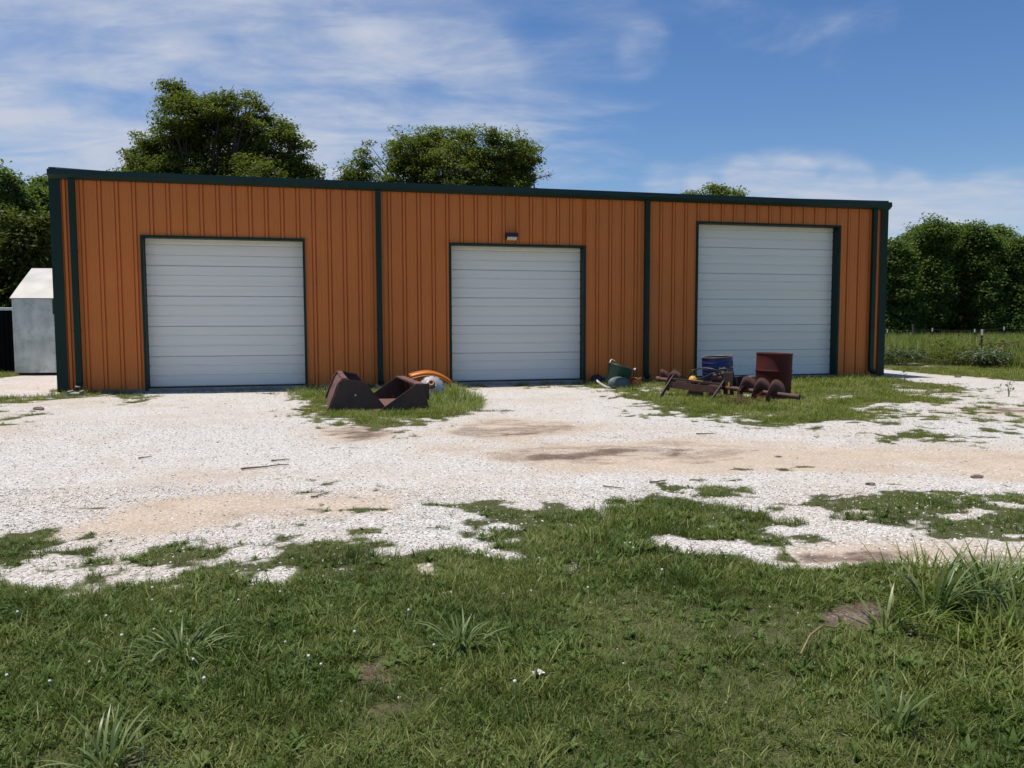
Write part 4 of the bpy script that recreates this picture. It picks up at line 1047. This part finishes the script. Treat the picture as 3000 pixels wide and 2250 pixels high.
# ------------------------------------------------------------------ weeds, clumps, twigs, stones
def weed(label, px, py, h_, seed, leafy=26, leaf=.055, group='weeds among the scrap'):
    rs_ = np.random.default_rng(seed); p = gnd(px, py)
    t = empty('weed', (p[0], p[1], zb(p)-.01), 0, label, 'weed', group)
    m_ = MB(); C, v_ = [], []
    for k in range(3):
        e = Vector((rs_.normal()*.12*h_, rs_.normal()*.12*h_, h_*rs_.uniform(.75, 1)))
        mid_ = Vector((e.x*.3, e.y*.3, e.z*.5)); m_.tube([(0, 0, 0), mid_, e], [.006, .005, .002], 5, False)
        for q in range(leafy//3):
            tt = rs_.uniform(.3, 1.0); c = mid_.lerp(e, max(0, tt*2-1)) if tt > .5 else Vector((0, 0, 0)).lerp(mid_, tt*2)
            C.append(np.array(c)+rs_.normal(size=3)*np.array([.05, .05, .02])); v_.append(rs_.uniform(.2, .95))
    m_.build('stem', MAT['weed_stem'], t)
    C = np.array(C); N = rs_.normal(size=C.shape)*.5+np.array([0, 0, .9]); N /= np.linalg.norm(N, axis=1, keepdims=True)
    me2 = leaf_mesh('leaves', C, N, rs_.normal(size=C.shape), leaf*rs_.uniform(.7, 1.5, len(C)), np.array(v_)); me2.materials.append(MAT['weed'])
    o_ = bpy.data.objects.new('leaves', me2); COL.objects.link(o_); o_.parent = t
MAT['weed_stem'] = material('weed_stem', (.17, .17, .08), .8, 0, .2, 10)
weed('thin leafy weed standing left of the hoses against the orange wall', 1986, 1124, .42, 1)
weed('small leafy weed beside the orange float', 2036, 1126, .36, 2)
weed('tall leafy weed standing in front of the blue drum', 2122, 1142, .60, 3, 44)
weed('spindly dry weed at the foot of the third downspout', 1876, 1122, .30, 4, 15)
weed('thin weed left of the auger shaft end', 1962, 1128, .34, 5, 15)
weed('weed at the right foot of the left roll door', 905, 1138, .30, 6, 20)
weed('weed growing at the corner right of the left door jamb', 960, 1134, .26, 7, 15)
weed('thin upright weed at the gravel edge far right', 2955, 1160, .35, 8, 20)
weed('weed in the grass right of the building corner', 2650, 1122, .28, 9, 20)

def blade(rs_, base, az, L_, w_, lean, droop, seg=6):
    pts = []; dirv = np.array([math.cos(az), math.sin(az), 0]); side = np.array([-math.sin(az), math.cos(az), 0])
    V_ = []; p = np.array(base, float); ang = lean
    for k in range(seg+1):
        t = k/seg; ww = w_*(.55+.9*t if t < .4 else 1.0*(1-((t-.4)/.6)**1.6)+.02)
        V_ += [p-side*ww*.5, p+side*ww*.5]
        p = p + (dirv*math.sin(ang)+np.array([0, 0, math.cos(ang)]))*L_/seg; ang += droop/seg
    return V_, [(2*i, 2*i+1, 2*i+3, 2*i+2) for i in range(seg)]
def blades_mesh(name, specs, mat):
    V_, Fc, v_ = [], [], []
    for b, f_, val in specs:
        o_ = len(V_); V_ += b; Fc += [tuple(i+o_ for i in q) for q in f_]; v_ += [val]*len(b)
    me2 = np_mesh(name, np.array(V_), np.array(Fc).ravel(), np.full(len(Fc), 4), True)
    a = me2.attributes.new('v', 'FLOAT', 'POINT'); a.data.foreach_set('value', np.array(v_, dtype=np.float32))
    me2.materials.append(mat); return me2
def clump(label, px, py, n_, L_, w_, seed, lean=(.2, 1.1), droop=(.4, 1.3), rad=.05, mat='tuft', z=None):
    rs_ = np.random.default_rng(seed); p = gnd(px, py); sp_ = []
    for k in range(n_):
        az = rs_.uniform(0, 2*math.pi); r_ = rs_.uniform(0, rad)
        b, f_ = blade(rs_, (r_*math.cos(az), r_*math.sin(az), -.01), az+rs_.normal()*.4, L_*rs_.uniform(.6, 1.15), w_*rs_.uniform(.7, 1.2), rs_.uniform(*lean), rs_.uniform(*droop))
        sp_.append((b, f_, rs_.uniform(.15, 1)))
    me2 = blades_mesh('grass_clump', sp_, MAT[mat])
    o_ = bpy.data.objects.new('grass_clump', me2); COL.objects.link(o_); o_.location = (p[0], p[1], zb(p))
    tag(o_, label, 'grass clump', 'broad-bladed grass clumps in the lawn'); return o_
clump('broad drooping pale grass clump in the left of the lawn', 530, 1905, 110, .22, .011, 1, (.25, 1.2), (.9, 2.2), .09)
clump('broad-bladed grass clump near the lawn centre', 1350, 1880, 55, .20, .011, 2, (.2, 1.2), (.6, 1.8), .07)
clump('upright pale grass clump at the bottom left edge', 310, 2240, 36, .20, .010, 3, (.05, .8), (.4, 1.7), .06)
clump('tall broad-bladed pale grass clump right of the dirt patch', 2735, 1790, 26, .40, .017, 4, (.0, .6), (.4, 1.6), .06)
clump('tall grass clump at the right edge above the lawn', 2880, 1760, 60, .36, .012, 5, (.1, .9), (.3, 1.2), .12)
clump('tall grass clump cut by the right edge of the photo', 2985, 1840, 60, .34, .012, 6, (.1, .9), (.3, 1.2), .12)
clump('small grass clump overhanging the dirt patch', 2590, 1840, 20, .22, .012, 7, (.3, 1.2), (.3, 1.0), .04)
clump('upright grass clump in the lower right of the lawn', 2620, 2120, 30, .19, .010, 8, (.1, .9), (.2, 1.0), .05)
clump('tall bright grass clump right of the second rusty bucket', 1345, 1180, 190, .26, .012, 9, (.05, .8), (.2, .9), .32)

def stick(label, a, b, r_, seed, name='twig'):
    rs_ = np.random.default_rng(seed); A, B = gnd(*a), gnd(*b); m_ = (A+B)/2
    t = Vector((A[0], A[1], zb(A))); mb_ = MB(); d_ = B-A; L_ = np.linalg.norm(d_)
    pts = []
    for k in range(7):
        q = A+d_*k/6; off = np.array([-d_[1], d_[0], 0])/L_*rs_.normal()*L_*.025
        q = q+off; pts.append((q[0]-A[0], q[1]-A[1], float(hgt(q[0], q[1]))-t.z+r_*1.6))
    mb_.tube(pts, [r_*(1-.6*k/6) for k in range(7)], 6)
    q = Vector(pts[4]); mb_.tube([q, q+Vector((d_[0]*.14+d_[1]*.05, d_[1]*.14-d_[0]*.05, r_*.6))], [r_*.5, r_*.25], 5)
    o_ = mb_.build(name, MAT['twig']); o_.location = t; tag(o_, label, 'twig', 'dead twigs on the gravel')
stick('long dark bent twig on the gravel in front of the left door', (707, 1379), (845, 1363), .010, 1)
stick('short dark twig lying just above the longest twig on the gravel', (795, 1353), (850, 1347), .008, 2)
stick('slanted twig on tan gravel beside a sparse grass patch', (915, 1456), (965, 1439), .007, 3)
stick('short twig alone on the gravel at left', (405, 1341), (446, 1336), .008, 4)
stick('thin pale twig on the gravel near the lawn at centre right', (1768, 1419), (1832, 1428), .007, 5)
stick('thick short twig in the gravel gap of the right lawn edge', (1905, 1414), (1955, 1408), .009, 6)
stick('dark twig at the edge of the grass below the auger', (2040, 1274), (2100, 1271), .009, 7)
A = gnd(2345, 1948)
mb = MB(); pts = [gnd(*q) for q in ((2345, 1948), (2372, 1905), (2410, 1868), (2445, 1858), (2462, 1842), (2490, 1860))]
mb.tube([(q[0]-A[0], q[1]-A[1], .06+.02*math.sin(i*1.3)) for i, q in enumerate(pts)], [.004, .0035, .003, .003, .002, .0015], 6)
MAT['dry_stalk'] = material('dry_stalk', (.24, .165, .085), .8, 0, .2, 20)
o = mb.build('dry_stalk', MAT['dry_stalk']); o.location = (A[0], A[1], zb(A)); tag(o, 'bent dry tan stalk lying on the lawn below the dirt patch', 'stalk')
def rock(label, px, py, r_, seed):
    rs_ = np.random.default_rng(seed); p = gnd(px, py); V_, Fc = [], []; nu, nv = 10, 7
    for j in range(nv+1):
        for i in range(nu):
            th_, ph_ = math.pi*j/nv, 2*math.pi*i/nu; rr = r_*(1+.22*math.sin(ph_*2+seed)*math.sin(th_)+.12*rs_.normal()*(0 < j < nv))
            V_.append((1.35*rr*math.sin(th_)*math.cos(ph_), rr*math.sin(th_)*math.sin(ph_), .6*rr*math.cos(th_)+r_*.4))
    for j in range(nv):
        for i in range(nu): Fc.append((j*nu+i, j*nu+(i+1) % nu, (j+1)*nu+(i+1) % nu, (j+1)*nu+i))
    m_ = MB(); m_.add(V_, Fc); o_ = m_.build('rock', MAT['rock']); o_.location = (p[0], p[1], zb(p)-.005); tag(o_, label, 'rock', 'loose dark rocks on the gravel')
rock('brown rock alone on the right gravel drive', 2862, 1390, .035, 1)
rock('dark rock on the gravel by the left grass tufts', 113, 1197, .055, 2)
rock('small brown rock on the gravel in front of the tall lawn strip', 2550, 1415, .028, 3)
rock('dark rock on the gravel lane right of the building', 2806, 1104, .06, 4)
p = gnd(1578, 1985)
mb = MB(); rs = np.random.default_rng(3)
V_ = [(-.02+.04*i/4+rs.normal()*.004, -.016+.032*j/3, .035+rs.normal()*.008) for i in range(5) for j in range(4)]
mb.add(V_, [(i*4+j, (i+1)*4+j, (i+1)*4+j+1, i*4+j+1) for i in range(4) for j in range(3)])
o = mb.build('paper_scrap', MAT['pale_plastic']); o.location = (p[0], p[1], zb(p)); tag(o, 'crumpled white scrap of paper in the middle of the lawn', 'paper scrap')

# ------------------------------------------------------------------ grass, clover and gravel as ground cover (instanced on points)
def scatter(name, srcs, pts, scl, idx, tilt=.12, seed=0, zoff=0.0):
    rs_ = np.random.default_rng(seed); n_ = len(pts)
    c_ = bpy.data.collections.new(name+'_sources')
    for k, s_ in enumerate(srcs):
        o_ = bpy.data.objects.new(f'{name}_source_{k:02d}', s_); c_.objects.link(o_)
    me2 = bpy.data.meshes.new(name); me2.vertices.add(n_)
    z = hgt(pts[:, 0], pts[:, 1])+zoff
    me2.vertices.foreach_set('co', np.column_stack([pts, z]).astype(np.float32).ravel())
    a = me2.attributes.new('scl', 'FLOAT', 'POINT'); a.data.foreach_set('value', scl.astype(np.float32))
    a = me2.attributes.new('idx', 'INT', 'POINT'); a.data.foreach_set('value', idx.astype(np.int32))
    rot = np.column_stack([rs_.normal(0, tilt, n_), rs_.normal(0, tilt, n_), rs_.uniform(0, 6.283, n_)])
    a = me2.attributes.new('rot', 'FLOAT_VECTOR', 'POINT'); a.data.foreach_set('vector', rot.astype(np.float32).ravel())
    me2.update()
    o_ = bpy.data.objects.new(name, me2); COL.objects.link(o_); tag(o_, kind='stuff')
    ng = bpy.data.node_groups.new(name+'_nodes', 'GeometryNodeTree')
    ng.interface.new_socket('Geometry', in_out='INPUT', socket_type='NodeSocketGeometry')
    ng.interface.new_socket('Geometry', in_out='OUTPUT', socket_type='NodeSocketGeometry')
    gi, go = ng.nodes.new('NodeGroupInput'), ng.nodes.new('NodeGroupOutput')
    ci = ng.nodes.new('GeometryNodeCollectionInfo'); ci.inputs['Collection'].default_value = c_
    ci.inputs['Separate Children'].default_value = True; ci.inputs['Reset Children'].default_value = True
    ip = ng.nodes.new('GeometryNodeInstanceOnPoints'); ip.inputs['Pick Instance'].default_value = True
    def attr(nm, typ):
        q = ng.nodes.new('GeometryNodeInputNamedAttribute'); q.data_type = typ; q.inputs['Name'].default_value = nm; return q.outputs['Attribute']
    e2r = ng.nodes.new('FunctionNodeEulerToRotation')
    ng.links.new(attr('rot', 'FLOAT_VECTOR'), e2r.inputs[0]); ng.links.new(e2r.outputs[0], ip.inputs['Rotation'])
    ng.links.new(attr('scl', 'FLOAT'), ip.inputs['Scale']); ng.links.new(attr('idx', 'INT'), ip.inputs['Instance Index'])
    ng.links.new(gi.outputs[0], ip.inputs['Points']); ng.links.new(ci.outputs[0], ip.inputs['Instance']); ng.links.new(ip.outputs[0], go.inputs[0])
    md = o_.modifiers.new('scatter', 'NODES'); md.node_group = ng
    return o_
def grass_tuft(seed, n_, L_, w_, rad, lean, mat, droop=(.2, 1.2), seg=3, dry=.1):
    rs_ = np.random.default_rng(seed); sp_ = []
    for k in range(n_):
        az = rs_.uniform(0, 6.283); r_ = rad*math.sqrt(rs_.random())
        a2 = rs_.uniform(0, 6.283)
        b, f_ = blade(rs_, (r_*math.cos(az), r_*math.sin(az), -.008), a2, L_*rs_.uniform(.45, 1.2), w_*rs_.uniform(.6, 1.3), rs_.uniform(*lean), rs_.uniform(*droop), seg)
        val = rs_.uniform(.1, .8) if rs_.random() > dry else rs_.uniform(1.1, 1.7)
        sp_.append((b, f_, val))
    return blades_mesh('tuft', sp_, MAT[mat])
def clover_tuft(seed):
    rs_ = np.random.default_rng(seed); V_, Fc, v_ = [], [], []
    for k in range(9):
        x, y = rs_.normal(size=2)*.04; z = rs_.uniform(.02, .065); val = rs_.uniform(.1, .9); a0 = rs_.uniform(0, 6.28); s_ = rs_.uniform(.005, .009)
        for q in range(3):
            a = a0+q*2.094; c = np.array([x+math.cos(a)*s_, y+math.sin(a)*s_, z]); o_ = len(V_)
            for e in range(6):
                t = e*math.pi/3; V_.append(c+np.array([math.cos(t)*s_*.85, math.sin(t)*s_*.85, .004*math.cos(t-a)+rs_.normal()*.002]))
            Fc.append([o_+i for i in range(6)]); v_ += [val]*6
    me2 = np_mesh('clover', np.array(V_), np.array(Fc).ravel(), np.full(len(Fc), 6), False)
    a = me2.attributes.new('v', 'FLOAT', 'POINT'); a.data.foreach_set('value', np.array(v_, dtype=np.float32)); me2.materials.append(MAT['clover']); return me2
RG = np.random.default_rng(2024)
def sample_view(n_, y0, y1, side=1.0, power=1.0):
    """random ground points in the wedge of yard in front of the camera, with a margin"""
    y = np.sqrt(RG.uniform(y0*y0, y1*y1, n_)); hw = y*.66+2.6
    return np.column_stack([RG.uniform(-1, 1, n_)*hw, y])
def inside_building(P, m=.06):
    q = P-np.array([X0, Y0]); s_ = q@UV[:2]; t = q@NV[:2]
    return (s_ > -m) & (s_ < LEN+m) & (t > -m) & (t < DEP+m)
def in_buckets(P):
    r_ = np.zeros(len(P), bool)
    for p0, a, w_, l_ in ((pA, PHI, .93, 2.05), (pB, PHI+R(2), .79, 2.0)):
        q = P-p0[:2]; u_ = q[:, 0]*math.cos(a)+q[:, 1]*math.sin(a); v_ = -q[:, 0]*math.sin(a)+q[:, 1]*math.cos(a)
        r_ |= (u_ > 0) & (u_ < w_) & (v_ > -.02) & (v_ < l_)
    return r_
tufts = [grass_tuft(k, 16, .075, .0040, .045, (.1, 1.25), 'grass', (.2, 1.3)) for k in range(8)] + [grass_tuft(20+k, 8, .115, .0068, .035, (.1, 1.25), 'grass', (.2, 1.2), 3, .22) for k in range(4)]
cl_m = [clover_tuft(k) for k in range(4)]
def rosette(seed):
    rs_ = np.random.default_rng(seed); sp_ = []
    for k in range(8):
        b, f_ = blade(rs_, (0, 0, .0), k*.785+rs_.normal()*.3, rs_.uniform(.05, .085), rs_.uniform(.018, .028), rs_.uniform(.5, 1.2), rs_.uniform(.2, .8), 4)
        sp_.append((b, f_, rs_.uniform(.2, .9)))
    return blades_mesh('rosette', sp_, MAT['clover'])
roses = [rosette(300+k) for k in range(4)]
yard_tufts = [grass_tuft(120+k, 17, .085, .0055, .05, (.1, 1.25), 'grass_yard', (.2, 1.3)) for k in range(6)]  # tufts of the drier, yellower yard grass
srcs = tufts+cl_m+yard_tufts+roses
PT, SC, IX = [], [], []
for (n_, y0, y1, s0) in ((62000, 1.4, 4.2, .68), (72000, 4.2, 8.0, .74), (48000, 8.0, 14.5, 1.1), (48000, 14.5, 24, 1.35)):
    P = sample_view(n_, y0, y1); g, d, md, gr_ = zones(P, True)
    nz = fbm(P[:, 0]*1.1+50, P[:, 1]*1.1, 77, 3)
    keep = (RG.random(n_) < .03*smooth(.05, .35, gr_)+g*np.clip(2.0*nz-.22, .22, 1)*(1-.9*np.clip(md*1.3, 0, 1))) & (gr_ > .03) & ~inside_building(P) & ~in_buckets(P)
    P, g, nz, gr_ = P[keep], g[keep], nz[keep], gr_[keep]
    clov = fbm(P[:, 0]*.9+9, P[:, 1]*.9, 55, 3) - .12*np.clip(P[:, 0], -2, 2)
    ix = np.where((clov > .50) & (RG.random(len(P)) < .06), 12+RG.integers(0, 4, len(P)), np.where(RG.random(len(P)) < .74, RG.integers(0, 8, len(P)), 8+RG.integers(0, 4, len(P))))
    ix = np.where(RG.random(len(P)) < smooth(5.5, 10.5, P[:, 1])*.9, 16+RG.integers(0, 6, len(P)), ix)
    ix = np.where((RG.random(len(P)) < .05) & (fbm(P[:, 0]*1.5, P[:, 1]*1.5, 91, 2) > .42) & (P[:, 1] < 9), 22+RG.integers(0, 4, len(P)), ix)
    PT.append(P); IX.append(ix); SC.append(s0*RG.uniform(.65, 1.25, len(P))*(.35+.65*g)*(.45+1.15*nz)*(.45+.55*smooth(.45, 1.05, gr_))*np.where((ix > 11) & (ix < 16), .75, 1))
PT, SC, IX = np.vstack(PT), np.concatenate(SC), np.concatenate(IX)
scatter('lawn_grass', srcs, PT, SC, IX, .15, 1)
# taller grass: right foreground, along walls and scrap, right field
tall = [grass_tuft(60+k, 13, .24, .0080, .07, (.1, 1.15), 'grass_tall', (.3, 1.4), 4, .15) for k in range(6)]
PT, SC = [], []
def add_tall(poly, dens, s0, s1):
    lo, hi = poly.min(0), poly.max(0); n_ = int(dens*np.prod(hi-lo)); P = RG.uniform(lo, hi, (n_, 2))
    P = P[(sdist(P+ (RG.random((n_, 2))-.5)*.2, poly) > 0) & ~inside_building(P)]
    PT.append(P); SC.append(RG.uniform(s0, s1, len(P)))
add_tall(gp([(2640,1700),(2750,1660),(3200,1650),(3300,1900),(2950,1960),(2780,1900),(2660,1850)]), 150, .5, 1.1)
add_tall(gp([(2870,1900),(3300,1900),(3300,2250),(2950,2100)]), 90, .4, .8)
add_tall(gp([(1250,1160),(1330,1125),(1345,1146),(1415,1168),(1408,1200),(1330,1222),(1270,1205)]), 120, .6, 1.15)
add_tall(gp([(1690,1125),(1760,1112),(2330,1112),(2400,1130),(2380,1180),(2300,1195),(2120,1200),(1950,1190),(1870,1160),(1780,1140)]), 22, .3, .7)
add_tall(gp([(820,1140),(900,1128),(960,1128),(960,1165),(850,1175)]), 40, .4, .9)
for s_a, s_b, dn_ in ((0, 1.5, 26), (1.5, 4.5, 14), (4.6, 7.5, 26), (7.6, 8.2, 30), (8.8, 10.5, 22), (10.6, 13.2, 30), (13.3, 17.0, 24), (17, 18.3, 26)):
    n_ = int((s_b-s_a)*dn_); s_ = RG.uniform(s_a, s_b, n_); q = RG.uniform(.08, .38, n_)
    PT.append(np.array([X0, Y0])+s_[:, None]*UV[:2]-q[:, None]*NV[:2]); SC.append(RG.uniform(.3, .85, n_))
PT, SC = np.vstack(PT), np.concatenate(SC)
SC = SC[~in_buckets(PT)]; PT = PT[~in_buckets(PT)]
scatter('tall_grass', tall, PT, SC, RG.integers(0, 6, len(PT)), .12, 2)
field = [grass_tuft(80+k, 16, .75, .016, .22, (.0, .5), 'grass_tall', (.1, .8), 4, .25) for k in range(6)]
PT, SC = [], []
add_tall(np.array([gnd(2560, 1068)[:2], gnd(2700, 1068)[:2], gnd(2850, 1074)[:2], gnd(3000, 1082)[:2], gnd(3300, 1096)[:2], [48, 44], [40, 56], [14, 56]]), 13, .6, 1.15)
add_tall(np.array([gnd(-500, 1100)[:2], gnd(0, 1090)[:2], gnd(44, 1087)[:2], [-14.5, 31], [-26, 31]]), 6, .3, .6)
PT, SC = np.vstack(PT), np.concatenate(SC)
scatter('field_grass', field, PT, SC, RG.integers(0, 6, len(PT)), .1, 3)
# white clover heads
def flower_mesh(seed):
    m_ = MB(); m_.lathe([(0, .070), (.005, .071), (.0068, .074), (.0064, .078), (.004, .081), (0, .082)], 7); m_.tube([(0, 0, 0), (.003, 0, .062)], .0012, 3, False)
    me2 = bpy.data.meshes.new('flower'); me2.from_pydata(m_.v, [], m_.f); me2.update(); me2.materials.append(MAT['flower']); return me2
P = sample_view(3000, 1.8, 6.0); g, d, md = zones(P)
cl_ = fbm(P[:, 0]*1.3+9, P[:, 1]*1.3, 56, 3)
P = P[(g > .8) & (RG.random(len(P)) < np.clip((cl_-.50)*1.4, 0.006, .3))]
scatter('clover_flowers', [flower_mesh(0)], P, RG.uniform(.7, 1.0, len(P)), np.zeros(len(P)), .25, 4)
# loose limestone gravel
def stone_mesh(seed):
    rs_ = np.random.default_rng(seed); import bmesh
    bm = bmesh.new(); bmesh.ops.create_icosphere(bm, subdivisions=1, radius=.5)
    sc = np.array([1.25, .9, .62])*rs_.uniform(.8, 1.2, 3)
    for v_ in bm.verts: v_.co = Vector(np.array(v_.co)*sc*(1+rs_.normal()*.13))
    me2 = bpy.data.meshes.new('stone'); bm.to_mesh(me2); bm.free(); me2.materials.append(MAT['limestone']); return me2
lm = bpy.data.materials.new('limestone'); lm.use_nodes = True; MAT['limestone'] = lm
nt = lm.node_tree; pb2 = nt.nodes['Principled BSDF']; pb2.inputs['Roughness'].default_value = .9; pb2.inputs['Specular IOR Level'].default_value = .25
oi = nn(nt, 'ShaderNodeObjectInfo'); rp = nn(nt, 'ShaderNodeValToRGB'); e = rp.color_ramp.elements
e[0].position, e[0].color = 0, (.22, .18, .14, 1); e[1].position, e[1].color = 1, (.78, .76, .73, 1)
for q, c_ in ((.08, (.40, .34, .28, 1)), (.35, (.54, .49, .43, 1)), (.7, (.68, .65, .60, 1))):
    x_ = e.new(q); x_.color = c_
lk(nt, oi.outputs['Random'], rp.inputs[0]); lk(nt, rp.outputs[0], pb2.inputs['Base Color'])
stones = [stone_mesh(k) for k in range(7)]
PT, SC = [], []
for (n_, y0, y1, s0, s1) in ((70000, 2.6, 6.5, .006, .019), (22000, 6.5, 11, .007, .020), (7000, 11, 19, .010, .024)):
    P = sample_view(n_, y0, y1); g, d, md = zones(P)
    pr_k = (1-g*.88)*np.clip(1.05-1.3*d, .08, 1)*np.clip(1-1.3*md, .1, 1)*np.where(P[:, 1] < 3.9, .15, 1)
    keep = (RG.random(n_) < pr_k) & ~inside_building(P)
    PT.append(P[keep]); SC.append(s0+(s1-s0)*RG.random(keep.sum())**2.0)
PT, SC = np.vstack(PT), np.concatenate(SC)
scatter('loose_gravel', stones, PT, SC, RG.integers(0, 7, len(PT)), .3, 5, .002)
